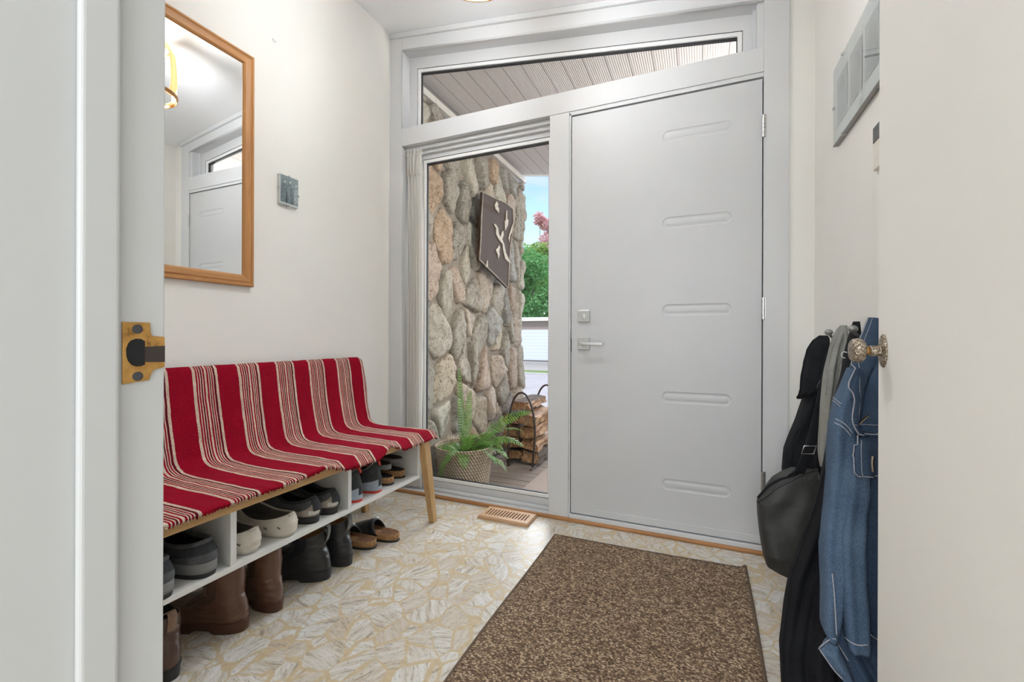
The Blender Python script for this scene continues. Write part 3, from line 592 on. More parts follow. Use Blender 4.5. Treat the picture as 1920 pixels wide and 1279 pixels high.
WP = [(0, .80), (.12, .84), (.3, .78), (.48, .76), (.7, 1.0), (.85, .97), (1, .80)]
class Shoe:
    """surface P(th, v): th=0 heel, th=pi toe, v=0 at the sole edge, v=1 at the opening. local +x = toe"""
    def __init__(s, L=.29, W=.052, zs=.03, col=(.105, .085, .030), zh=.075, zside=.06, zf=.085, toe=.05, bul=.004, wr=0, toefl=.6, seed=0):
        s.L, s.W, s.zs, s.col, s.zh, s.zside, s.zf, s.toe, s.bul, s.wr, s.toefl, s.seed = L, W, zs, col, zh, zside, zf, toe, bul, wr, toefl, seed
    def outl(s, th, k=1.0, e=0):
        c, n = math.cos(th), math.sin(th); t = (1 - c) / 2
        return s.L * t + (-c) * e, (s.W * interp(t, WP) * abs(n) ** .72 * k + e * abs(n)) * (1 if n >= 0 else -1)
    def ring(s, th, g=0):
        c, n = math.cos(th), math.sin(th); uc, a, b = s.col
        return uc - (a + g) * c, (b + g) * abs(n) ** .85 * (1 if n >= 0 else -1)
    def colz(s, th):
        c = math.cos(th); z = s.zside
        z += (s.zh - s.zside) * max(0, c) ** 2.5 + (s.zf - s.zside) * max(0, -c) ** 1.6
        return s.zs + z
    def P(s, th, v, off=0):
        o = s.outl(th); r = s.ring(th); c = math.cos(th); T = max(0, -c) ** .7 * (1 - .25 * abs(math.sin(th)))
        zt_ = s.colz(th) - s.zs
        # side / heel path
        hb = v ** 1.6; zb = v
        # toe path : quarter ellipse toe box then vamp
        if v < .35: a = v / .35 * PI / 2; ht = .16 * (1 - math.cos(a)); zt2 = s.toe * math.sin(a)
        else: k = (v - .35) / .65; ht = .16 + .84 * k; zt2 = s.toe + (zt_ - s.toe) * (s.toefl * k + (1 - s.toefl) * k * k)
        hx = lerp(hb, ht, T); z = lerp(zb * zt_, zt2, T)
        bl = s.bul * math.sin(PI * v) * (1 - T * .6); n = Vector((-c, math.copysign(1, math.sin(th)) * abs(math.sin(th)), 0))
        p = Vector((lerp(o[0], r[0], hx), lerp(o[1], r[1], hx), s.zs + z)) + n * (bl + off * (1 - .5 * T)) + Vector((0, 0, off * (.25 + T)))
        if s.wr: p += n * s.wr * noise.noise(Vector((th * 2, v * 7, s.seed))) + Vector((0, 0, s.wr * noise.noise(Vector((th * 3, v * 9, s.seed + 5))) * T))
        return p
    def upper(s, nu=64, nv=22): h = MB(); h.grid(lambda u, v: s.P(2 * PI * u, v), nu, nv, cu=True); return h
    def patch(s, t0, t1, v0, v1, off=.002, nu=20, nv=8, vf=None):
        h = MB(); f = vf or (lambda u: (v0, v1))
        h.grid(lambda u, v: s.P(lerp(t0, t1, u), lerp(*f(u), v), off), nu, nv); return h
    def lining(s, g=-.003, z0=None):
        h = MB(); zb = s.zs + .006 if z0 is None else z0
        def fn(u, v):
            th = 2 * PI * u; r = s.ring(th, g); o = s.outl(th, .86, -.008); k = min(1, v / .85)
            if v <= .85: return (lerp(r[0], o[0], k * .8), lerp(r[1], o[1], k * .8), lerp(s.colz(th) - .001, zb, k))
            kk = (v - .85) / .15; a = (lerp(r[0], o[0], .8), lerp(r[1], o[1], .8)); return (lerp(a[0], s.col[0], kk), lerp(a[1], 0, kk), zb)
        h.grid(fn, 48, 12, cu=True, flip=True); return h
    def sole(s, z0, z1, e=.003, e0=None, arch=0, heel=.3, n=72):
        h = MB(); e0 = e if e0 is None else e0; V = []
        def bz(th):
            t = (1 - math.cos(th)) / 2; return z0 + (arch if (heel < t < heel + .22) else 0) + (.012 * smooth((t - .85) / .15) if z0 < .005 else 0)
        rows = [(e0, None), (e0, 'b'), (lerp(e0, e, .5), 'm'), (e, 'm2'), (e, 'm3'), (e - .003, 't')]
        for k, (ee, q_) in enumerate(rows):
            for i in range(n):
                th = 2 * PI * i / n; p = s.outl(th, 1, ee if q_ else ee - .004); zb = bz(th)
                z = zb if q_ in (None, 'b') else {'m': lerp(zb, z1, .35), 'm2': lerp(zb, z1, .7), 'm3': z1 - .002, 't': z1}[q_]; V.append((p[0], p[1], z))
        F = [(k * n + i, k * n + (i + 1) % n, (k + 1) * n + (i + 1) % n, (k + 1) * n + i) for k in range(len(rows) - 1) for i in range(n)]
        F += [tuple(range(n))[::-1], tuple(range((len(rows) - 1) * n, len(rows) * n))]
        # fill the end caps as fans so the concave outlines stay clean
        F = F[:-2]; c0 = len(V); V += [(s.L * .5, 0, z0 + arch * .5), (s.L * .5, 0, z1)]
        F += [(c0, (i + 1) % n, i) for i in range(n)] + [(c0 + 1, (len(rows) - 1) * n + i, (len(rows) - 1) * n + (i + 1) % n) for i in range(n)]
        h.add(V, F); return h

def shoe_root(name, heel, ang, label, cat, group, z=0):
    return empty(name, (heel[0], heel[1], z), label, cat, group, rz=ang)
def rim(sh, r=.0035, mat=None, root=None, g=0, name='collar'):
    h = MB(); h.tube([(*sh.ring(2 * PI * k / 48, g), sh.colz(2 * PI * k / 48)) for k in range(48)], r, 8, closed=True); return h.build(name, mat, root, smooth_=True)
def laces(sh, root, n=4, x0=.155, dx=.016, mat=None, w=.02):
    h = MB()
    for k in range(n):
        x = x0 + k * dx; z = sh.P(PI, 1 - (x - (sh.col[0] + sh.col[1])) / (sh.L - sh.col[0] - sh.col[1])).z if x > sh.col[0] + sh.col[1] else sh.colz(PI)
        h.tube([(x, -w, z - .006), (x + .003, -w * .5, z + .003), (x + .004, 0, z + .004), (x + .003, w * .5, z + .003), (x, w, z - .006)], .0022, 6)
    h.build('laces', mat or S['lace'], root, smooth_=True)
def tongue(sh, root, mat, hgt=.03, w=.022):
    x = sh.col[0] + sh.col[1] - .004; z = sh.colz(PI); h = MB()
    h.grid(lambda u, v: (x + .028 - .055 * v + .004 * math.sin(PI * u), w * (2 * u - 1) * (1 - .15 * v * v), z - .012 + (hgt + .012) * v - .006 * (2 * u - 1) ** 2), 9, 8); h.build('tongue', mat, root, smooth_=True, solid=.006)

def sneaker_grey(heel, ang, label, group, z, seed=0):
    r = shoe_root('sneaker', heel, ang, label, 'shoe', group, z); s = Shoe(.30, .054, .034, (.102, .086, .033), .054, .042, .082, .045, .006, seed=seed, wr=.001)
    s.upper().build('upper', S['grey'], r, smooth_=True, solid=.003); s.lining().build('lining', S['lining'], r, smooth_=True); rim(s, .006, S['grey2'], r, .001)
    s.sole(.013, .040, .004).build('midsole', S['midsole'], r, smooth_=True); s.sole(0, .014, .002, .000, .004).build('outsole', S['outsole'], r)
    s.patch(-1.35, 1.35, .02, .50, .0028, vf=lambda u: (.02, .50 - .18 * abs(2 * u - 1) ** 3)).build('heel_counter', S['grey2'], r, smooth_=True)
    tongue(s, r, S['grey'], .022); laces(s, r); return r
def sneaker_tan(heel, ang, label, group, z, seed=0):
    r = shoe_root('sneaker', heel, ang, label, 'shoe', group, z); s = Shoe(.285, .050, .026, (.098, .082, .031), .060, .042, .080, .042, .005, seed=seed, wr=.0008)
    s.upper().build('upper', S['grey2'], r, smooth_=True, solid=.003); s.lining().build('lining', S['lining'], r, smooth_=True); rim(s, .006, S['grey'], r, .001)
    s.sole(.0, .028, .003, .001, .003).build('sole', S['outsole'], r, smooth_=True)
    s.patch(-1.25, 1.25, .0, .55, .0030, vf=lambda u: (.0, .34 + .45 * math.exp(-((2 * u - 1) / .45) ** 2))).build('heel_counter', S['tan'], r, smooth_=True)
    s.patch(-1.5, -.42, .0, .22, .0036).build('side_overlay', S['tan'], r, smooth_=True); s.patch(.42, 1.5, .0, .22, .0036).build('side_overlay', S['tan'], r, smooth_=True)
    s.patch(-.28, .28, .30, .98, .0060).build('heel_tab', S['grey'], r, smooth_=True, solid=.003)
    s.patch(-.30, .50, .0, .30, .0045, vf=lambda u: (.10, .22 + .16 * u)).build('heel_clip', S['cream'], r, smooth_=True)
    s.patch(-.8, -.12, .0, .34, .0075).build('heel_overlay', S['grey'], r, smooth_=True, solid=.002)
    tongue(s, r, S['grey'], .02); laces(s, r); return r
def hiker(heel, ang, label, group, z, seed=0):
    r = shoe_root('hiking_shoe', heel, ang, label, 'shoe', group, z); s = Shoe(.285, .048, .026, (.090, .068, .030), .095, .060, .082, .042, .004, seed=seed, wr=.0015)
    s.upper().build('upper', S['charcoal'], r, smooth_=True, solid=.003); s.lining().build('lining', S['lining'], r, smooth_=True); rim(s, .0028, S['tab'], r, .000, 'collar_piping')
    s.sole(.008, .028, .003).build('midsole', S['paleblue'], r, smooth_=True)
    s.sole(0, .011, .004, .002, .003).build('outsole', S['red'], r)
    s.patch(-1.2, .12, .0, .36, .0030, vf=lambda u: (.0, .22 + .12 * u)).build('heel_counter', S['grey'], r, smooth_=True)
    s.patch(.16, 1.2, .0, .3, .0030, vf=lambda u: (.0, .30 - .12 * u)).build('heel_guard', S['paleblue'], r, smooth_=True)
    c = Vector((*s.ring(0, .003), s.colz(0))); h = MB(); h.tube([c + Vector((.004, -.004, .004)), c + Vector((-.006, -.004, .008)), c + Vector((-.012, -.003, .0)), c + Vector((-.009, -.012, -.014))], .0050, 8); h.build('heel_loop', S['red'], r, smooth_=True)
    tongue(s, r, S['charcoal'], .02); laces(s, r, mat=S['red']); return r
def foam_clog(heel, ang, label, group, z, seed=0):
    r = shoe_root('foam_clog', heel, ang, label, 'shoe', group, z); s = Shoe(.285, .056, .018, (.112, .104, .045), .048, .032, .070, .048, .005, seed=seed, wr=.0015)
    s.upper().build('upper', S['clog'], r, smooth_=True, solid=.005)
    s.lining(-.004, .024).build('footbed', S['clogd'], r, smooth_=True); rim(s, .0035, S['clog'], r, .0)
    s.sole(0, .022, .004, -.006, .0).build('sole', S['clog'], r, smooth_=True)
    c = Vector((*s.ring(0, .004), s.colz(0))); h = MB(); h.tube([c + Vector((.004, -.010, .0)), c + Vector((-.004, 0, .005)), c + Vector((.004, .010, .0))], .0045, 8); h.build('heel_lip', S['clog'], r, smooth_=True)
    for t in (.55, .95, 1.35, -.55, -.95, -1.35): p = s.P(t, .30, .004); q_ = s.P(t + .10, .46, .004); MB().tube([p, q_], .0022, 6).build('vent_slot', S['clogd'], r)
    h = MB()
    for i in range(5):
        for j_ in (-1, 0, 1):
            th = PI + j_ * .30; p = s.P(th, .42 + i * .11, .0042); h.ball(p, .0038, (1, 1, .5), 8, 6)
    h.build('vent_holes', S['clogd'], r); return r
def boot(heel, ang, label, group, h_, mat, sole, gore, lin, tab, shaft, z=0, W=.052, L=.30, seed=0, taper=.0, seamy=False):
    r = shoe_root('boot', heel, ang, label, 'boot', group, z); s = Shoe(L, W, .030, (.080, .062, .043), .085, .085, .092, .056, .004, wr=.003, toefl=.10, seed=seed)
    top = lambda th: h_ + (.010 * abs(math.cos(th)) - .008 * abs(math.sin(th)))
    def sh(th, v, off=0):
        a = Vector((*s.ring(th, off), s.colz(th))); c_ = math.cos(th); n_ = abs(math.sin(th)) ** .9 * (1 if math.sin(th) >= 0 else -1)
        b = Vector((shaft[0] - (shaft[1] + off) * c_, (shaft[2] + off) * n_, top(th)))
        p = a.lerp(b, v); p.x -= .006 * math.sin(PI * v); w_ = .0035 * noise.noise(Vector((math.cos(th) * 1.2, math.sin(th) * 1.2 + v * 1.5, v * 5 + seed))) * math.sin(PI * min(1, v * 1.1)) ; d = Vector((-c_, n_, 0))
        return p + d * w_
    def full(u, v):
        th = 2 * PI * u; return s.P(th, v / .5) if v <= .5 else sh(th, (v - .5) / .5)
    m_ = MB(); m_.grid(full, 72, 46, cu=True); m_.build('upper', mat, r, smooth_=True, solid=.004)
    def inn(u, v):
        th = 2 * PI * u
        if v < .8: p = sh(th, 1 - v / .8, -.004); return p
        return Vector((lerp(s.ring(th, -.004)[0], shaft[0], (v - .8) / .2), lerp(s.ring(th, -.004)[1], 0, (v - .8) / .2), s.zs + .03))
    m_ = MB(); m_.grid(inn, 48, 14, cu=True, flip=True); m_.build('lining', lin, r, smooth_=True)
    s.sole(.0, .032, .005, .003, .011, .30).build('sole', sole, r, smooth_=False)
    m_ = MB(); m_.tube([(*s.outl(2 * PI * k / 60, 1, .0045), .034) for k in range(60)], .0028, 6, closed=True); m_.build('welt', sole, r, smooth_=True)
    if gore:
        for sg in (1, -1):
            m_ = MB(); m_.grid(lambda u, v: (lambda th: s.P(th, lerp(.62, 1, v / .4), .0028) if v <= .4 else sh(th, (v - .4) / .6, .0028))(sg * (1.75 + (u - .5) * (.28 + .62 * v))), 12, 20); m_.build('elastic_panel', gore, r, smooth_=True)
    if seamy:
        m_ = MB(); pts = [s.P(2.05, v, .003) for v in np.linspace(.55, 1, 8)] + [sh(2.05, v, .003) for v in np.linspace(.05, 1, 12)]; m_.tube(pts, .0022, 6); pts = [s.P(2.2, v, .003) for v in np.linspace(.55, 1, 8)] + [sh(2.2, v, .003) for v in np.linspace(.05, 1, 12)]; m_.tube(pts, .0022, 6)
        pts = [s.P(-2.05, v, .003) for v in np.linspace(.55, 1, 8)] + [sh(-2.05, v, .003) for v in np.linspace(.05, 1, 12)]; m_.tube(pts, .0022, 6); m_.build('side_seam', mat, r, smooth_=True)
    if tab:
        c = sh(0, 1); m_ = MB(); m_.grid(lambda u, v: c + Vector((.012 - .028 * math.sin(v * PI * .75), .011 * (2 * u - 1), .006 + .018 * math.sin(v * PI) - .045 * v * v)), 3, 12); m_.build('pull_tab', tab, r, smooth_=True, solid=.003)
    return r
def cork_sandal(heel, ang, label, group, z, kind='clog', upmat='black', bed='footbed', tilt=0):
    r = shoe_root('cork_sandal' if kind != 'clog' else 'cork_clog', heel, ang, label, 'shoe', group, z); s = Shoe(.265, .050, .030, (.13, .11, .042), .004, .002, .004, .004, .0)
    s.sole(0, .008, .002).build('outsole', S['outsole'], r); s.sole(.008, .034, .001, -.002).build('cork_footbed', S['cork'], r, smooth_=True)
    m_ = MB(); m_.tube([(*s.outl(2 * PI * k / 60, 1, -.002), .034) for k in range(60)], .0030, 6, closed=True); m_.build('footbed_rim', S['cork'], r, smooth_=True)
    m_ = MB(); n = 48
    m_.grid(lambda u, v: (*[lerp(c_, q_, v) for c_, q_ in zip((.13, 0), s.outl(2 * PI * u, 1, -.004))], .0352 - .003 * (1 - v) + .001), n, 4, cu=True); m_.build('insole', S[bed], r, smooth_=True)
    if kind == 'clog':      # closed toe upper
        def up(u, v):
            a = lerp(-1, 1, u); x = lerp(.095 + .03 * (1 - a * a), .262, v); t = x / .265
            hw = s.W * interp(t, WP) * (max(0, 1 - ((t - .5) / .5) ** 4)) ** .5; hw = max(hw, .004); H_ = (.058 - .030 * smooth((t - .45) / .55)) * (max(0.02, 1 - ((t - .5) / .505) ** 6)) ** .5
            return Vector((x, hw * 1.03 * math.sin(a * PI / 2), .026 + H_ * math.cos(a * PI / 2) ** .75))
        m_ = MB(); m_.grid(up, 33, 24); m_.build('upper', S[upmat], r, smooth_=True, solid=.003)
        m_ = MB(); m_.grid(lambda u, v: up(lerp(.0, 1, u), .05) .lerp(up(lerp(0, 1, u), .2), v) + Vector((0, 0, .004)), 33, 4); m_.build('strap', S[upmat], r, smooth_=True, solid=.003)
        c = up(.30, .12) + Vector((0, 0, .006)); m_ = MB(); m_.tube([c + Vector((.010 * math.cos(a), .006 * math.sin(a), .009 * math.sin(a))) for a in np.linspace(0, 2 * PI, 16)[:-1]], .0016, 6, closed=True); m_.build('buckle', S['metal'], r)
    else:
        for x0, x1 in ((.10, .135), (.165, .205)):
            def st(u, v):
                a = lerp(-1, 1, u); x = lerp(x0, x1, v); t = x / .265; hw = s.W * interp(t, WP); return Vector((x, hw * 1.03 * math.sin(a * PI / 2), .024 + .040 * math.cos(a * PI / 2) ** .8))
            m_ = MB(); m_.grid(st, 25, 4); m_.build('strap', S[upmat], r, smooth_=True, solid=.003)
            c = st(.3, .5) + Vector((0, 0, .004)); m_ = MB(); m_.tube([c + Vector((.009 * math.cos(a), .006 * math.sin(a), .007 * math.sin(a))) for a in np.linspace(0, 2 * PI, 14)[:-1]], .0014, 6, closed=True); m_.build('buckle', S['metal'], r)
    if tilt: r.rotation_euler.y = tilt
    return r
A = PI   # toe towards the wall (-x)
g = 'dark grey sneakers in the shelf cubby'
sneaker_grey((-1.305, .820), A + .10, 'dark grey sneaker beside the white divider, laces trailing', g, SZ, 1).scale = (1.13,) * 3
sneaker_grey((-1.297, .700), A + .12, 'dark grey sneaker farthest left in the cubby, half behind the jamb', g, SZ, 2).scale = (1.13,) * 3
g = 'beige foam clogs in the shelf cubby'
foam_clog((-1.312, .960), A + .01, 'beige foam clog touching the left white divider', g, SZ, 1).scale = (1.13,) * 3
foam_clog((-1.305, 1.096), A + .06, 'beige foam clog next to the taupe and grey sneakers', g, SZ, 4).scale = (1.13,) * 3
g = 'taupe and grey sneakers in the shelf cubby'
sneaker_tan((-1.318, 1.212), A + .07, 'taupe and grey sneaker beside the beige foam clog', g, SZ, 1).scale = (1.06,) * 3
sneaker_tan((-1.318, 1.303), A + .03, 'taupe and grey sneaker beside the right white divider', g, SZ, 2).scale = (1.06,) * 3
g = 'black trail shoes with red tabs'
hiker((-1.318, 1.440), A + .05, 'black trail shoe with red heel tab, nearer the white divider', g, SZ, 1).scale = (1.1,) * 3
hiker((-1.318, 1.562), A + .05, 'black trail shoe with red heel tab, nearer the cork sandals', g, SZ, 3).scale = (1.1,) * 3
g = 'cork sandals in the end cubby'
cork_sandal((-1.330, 1.664), A, 'cork soled sandal beside the black trail shoe, bottom of the stack', g, SZ, 'strap', 'dkfoot', 'dkfoot')
cork_sandal((-1.345, 1.769), A, 'cork soled sandal by the cubby end panel, bottom of the stack', g, SZ, 'strap', 'dkfoot', 'dkfoot')
def black_slide(heel, ang, label, group, z):
    r = shoe_root('slide_sandal', heel, ang, label, 'shoe', group, z); s = Shoe(.255, .046, .02, (.13, .11, .040), .004, .002, .004, .004, .0)
    s.sole(0, .022, .002).build('sole', S['midsole'], r, smooth_=True)
    m_ = MB(); m_.grid(lambda u, v: (*[lerp(c_, q_, v) for c_, q_ in zip((.13, 0), s.outl(2 * PI * u, 1, -.002))], .0245), 48, 4, cu=True); m_.build('insole', S['dkfoot'], r, smooth_=True)
    def st(u, v):
        a = lerp(-1, 1, u); x = lerp(.12, .20, v); t = x / .255; hw = s.W * interp(t, WP); return Vector((x, hw * 1.02 * math.sin(a * PI / 2), .012 + .036 * math.cos(a * PI / 2) ** .8))
    m_ = MB(); m_.grid(st, 25, 6); m_.build('strap', S['black'], r, smooth_=True, solid=.003); return r
g = 'grey slide sandals stacked on the cork sandals'
black_slide((-1.345, 1.664), A, 'grey soled slide sandal stacked over the left cork sandal', g, SZ + .071)
black_slide((-1.360, 1.770), A, 'grey soled slide sandal stacked over the right cork sandal', g, SZ + .071)
g = 'tall brown leather boots under the bench'
boot((-1.388, .986), A + .30, 'tall brown leather boot shown side on under the bench', g, .25, S['brown'], S['brsole'], S['goreb'], S['lining'], None, (.090, .068, .046), seamy=True, seed=1, W=.053)
boot((-1.372, 1.098), A - .04, 'tall brown leather boot beside the black ankle boots', g, .25, S['brown'], S['brsole'], S['goreb'], S['lining'], None, (.088, .066, .044), seamy=True, seed=3, W=.050)
g = 'black leather ankle boots under the bench'
boot((-1.375, 1.328), A + .38, 'black leather ankle boot showing its side, near the brown boots', g, .168, S['black'], S['outsole'], S['gore'], S['tanlin'], S['tab'], (.086, .070, .044), W=.048, seed=5).scale = (1.09,) * 3
boot((-1.372, 1.440), A + .10, 'black leather ankle boot showing its heel, beside the cork clogs', g, .168, S['black'], S['outsole'], S['gore'], S['tanlin'], S['tab'], (.086, .070, .044), W=.048, seed=7).scale = (1.08,) * 3
g = 'black cork clogs on the floor'
cork_sandal((-1.375, 1.600), A + .12, 'black buckled cork clog on the floor beside the ankle boot', g, 0, 'clog')
cork_sandal((-1.322, 1.700), A + .10, 'black buckled cork clog on the floor, farthest right', g, 0, 'clog')
boot((-1.370, .755), A - .10, 'dark brown ankle boot cut off by the left jamb', 'dark brown ankle boots', .165, S['dkbrown'], S['outsole'], S['gore'], S['lining'], S['brtab'], (.086, .070, .044), W=.050, seed=11)

# curtain in the window opening
cu = empty('sheer_curtain', (-1.66, 2.30, .03), 'white sheer curtain gathered at the left of the side window', 'curtain')
def cur(u, v):
    z = lerp(.03, 2.150, v); w_ = lerp(.118, .112, v); x = -1.722 + u * w_ + .010 * math.sin(v * 3)
    am = .014 * (1 - smooth((v - .93) / .05) * .6); y = 2.292 + am * math.sin(u * 6.2 * 2 * PI * .9 + 1.3 * math.sin(v * 4) + .6) + .006 * math.sin(u * 31 + v * 7)
    if v > .92: x += .004 * math.sin(v * 60 + u * 9)
    return (x, y, z)
h = MB(); h.grid(cur, 70, 90); keep(h.build('curtain_cloth', M['curtain'], cu, smooth_=True), cu)
h = MB(); h.grid(lambda u, v: Vector(cur(u, lerp(.925, 1, v))) + Vector((.002 * math.sin(u * 60), -.006 - .006 * math.sin(PI * v) - .004 * math.sin(u * 47 + v * 3), 0)), 90, 14); keep(h.build('curtain_heading', M['curtain'], cu, smooth_=True), cu)
h = MB(); h.tube([(-1.733, 2.292, 2.125), (-1.603, 2.292, 2.125)], .005, 10); keep(h.build('curtain_rod', M['vinyl'], cu, smooth_=True), cu)

# ------------------------------------------------------------------ right wall: glass clip frame, wall box, coat rack
pf = empty('clip_frame', (XR, 1.6, 1.665), 'frameless glass picture with grey arched photographs on the right wall', 'picture')
fy0, fy1, fz0, fz1 = 1.06, 1.905, 1.665, 1.935
keep(MB().box(XR - .0105, XR - .004, fy0, fy1, fz0, fz1).build('mount', plain('pale_mat_board', (.88, .89, .88), .6), pr if 0 else pf, bevel=.0008), pf)
def photo_mat(name, c):
    m = N(name); f = m.noise(9, 5, .6); m.color(m.ramp(f, [(.3, tuple(x * .8 for x in c)), (.7, tuple(min(1, x * 1.2) for x in c))])).rough(.5); return m.m
for k, (ya, yb) in enumerate(((1.872, 1.755), (1.728, 1.612), (1.585, 1.468), (1.440, 1.322), (1.295, 1.178))):
    c = ((.55, .58, .58), (.52, .50, .51), (.50, .505, .51), (.54, .55, .55), (.50, .51, .52))[k]
    keep(MB().add([(XR - .0125, ya, 1.722), (XR - .0125, yb, 1.722), (XR - .0125, yb, 1.885), (XR - .0125, ya, 1.885)], [(0, 1, 2, 3)]).build('print', photo_mat('grey_print', c), pf), pf)
    P = [(ya - .02, 1.735), (yb + .02, 1.735)] + [(lerp(yb + .02, ya - .02, t), 1.825 + .042 * math.sin(PI * t) ** .7) for t in np.linspace(0, 1, 9)]
    keep(MB().add([(XR - .0131, a, b) for a, b in P], [tuple(range(len(P)))]).build('arch_motif', photo_mat('arch_grey', tuple(x * .86 for x in c)), pf), pf)
keep(MB().box(XR - .0165, XR - .0140, fy0, fy1, fz0, fz1).build('cover_glass', M['picglass'], pf), pf)
for z in (fz0 - .0015, ): keep(MB().box(XR - .017, XR - .001, fy0, fy1, z - .0015, z + .001).build('bottom_edge', plain('edge_steel', (.30, .29, .28), .35, .9), pf), pf)
for (yy, zz) in ((1.80, fz0), (1.30, fz0), (1.80, fz1), (1.905, 1.80)): keep(MB().box(XR - .0185, XR - .0005, yy - .004, yy + .004, zz - .004, zz + .004).build('clip', M['steel'], pf), pf)
bx = empty('wall_box', (XR, 1.49, 1.44), 'small cream and dark grey box on the right wall by the open door edge', 'wall box')
keep(MB().box(XR - .012, XR, 1.45, 1.522, 1.44, 1.515).build('cover', plain('cream_plastic', (.80, .76, .68), .4), bx, bevel=.002), bx)
keep(MB().box(XR - .012, XR, 1.45, 1.522, 1.516, 1.560).build('display', plain('dark_plastic', (.09, .09, .09), .4), bx, bevel=.002), bx)

def peg(px_, py_, lab):
    c = onX(px_, py_, XR - .055); e_ = empty('coat_peg', (XR, c.y, c.z - .02), lab, 'coat hook', 'grey coat pegs on the right wall')
    h = MB(); h.lathe([(.016, 0), (.016, .004)], (XR, c.y, c.z - .03), (-1, 0, 0), 20); keep(h.build('base', S['metal'], e_), e_)
    h = MB(); h.tube([(XR - .004, c.y, c.z - .03), (XR - .035, c.y, c.z - .028), (XR - .050, c.y, c.z - .012), c], .0045, 10); keep(h.build('stem', plain('dark_metal_stem', (.12, .12, .12), .4, .8), e_, smooth_=True), e_)
    h = MB(); h.ball(c, .0125, (1, 1, .85)); keep(h.build('knob', plain('grey_metal_knob', (.30, .30, .29), .35, .6), e_, smooth_=True), e_)
    return c
pg = [peg(1554, 623, 'grey coat peg above the black jacket, farthest from the camera'), peg(1599, 617, 'grey coat peg between the grey hoodie and denim jacket')]

# ------------------------------------------------------------------ garments
def garment(rows, Yc, dep, folds=(), nu=120, nv=110, seed=0, amp=.010, sq=.8, drift=1.5, lean=0, wrk=.004):
    """closed hanging body. rows: (py, xl, xr) pixel extents on the plane y=Yc; dep: (t, half depth) list. returns grid fn"""
    Y0_, Y1_ = Yc if isinstance(Yc, tuple) else (Yc, Yc); ya_, yb_ = rows[0][0], rows[-1][0]
    yc_ = [lerp(Y0_, Y1_, (y - ya_) / (yb_ - ya_)) for y, a, b in rows]
    R = [(onY(a, y, k), onY(b, y, k)) for (y, a, b), k in zip(rows, yc_)]
    ZT, ZB = R[0][0].z, R[-1][0].z; tl = [(ZT - p.z) / (ZT - ZB) for p, q in R]
    xl = [(t, p.x) for t, (p, q) in zip(tl, R)]; xr = [(t, q.x) for t, (p, q) in zip(tl, R)]; yl = list(zip(tl, yc_))
    def fn(u, v):
        th = 2 * PI * u; a = interp(v, xl); b = min(interp(v, xr), XR - .014); c = (a + b) / 2; hw = max(.004, (b - a) / 2); d = interp(v, dep)
        cs, sn = math.cos(th), math.sin(th); x = c - hw * math.copysign(abs(cs) ** sq, cs); y = interp(v, yl) - d * math.copysign(abs(sn) ** .85, sn)
        f = 0
        for k, ph, am in folds: f += am * math.sin(k * (x - a) / max(.05, (interp(.6, xr) - interp(.6, xl))) * PI * 2 + ph + drift * noise.noise(Vector((v * 2.2, k, seed))) * 2)
        f *= min(1, v * 3.0) * (.35 + .65 * abs(sn)); f += wrk * noise.noise(Vector((x * 22, y * 10, v * 9 + seed))) + amp * .6 * noise.noise(Vector((x * 7, v * 4, seed + 3)))
        y -= f * (1 if sn > 0 else -.6); x -= f * .25 * cs
        return Vector((x, y, lerp(ZT, ZB, v) + lean * (x - c)))
    def mesh():
        h = MB(); h.grid(fn, nu, nv, cu=True); n = nu; c0 = len(h.v); top = sum((Vector(p) for p in h.v[:n]), Vector()) / n; bot = sum((Vector(p) for p in h.v[-n:]), Vector()) / n
        h.v += [tuple(top), tuple(bot + Vector((0, 0, .02)))]; b0 = n * (nv - 1)
        h.f += [(c0, (i + 1) % n, i) for i in range(n)] + [(c0 + 1, b0 + i, b0 + (i + 1) % n) for i in range(n)]; return h
    return fn, mesh
CP = Vector((0, 0, CAM_H))
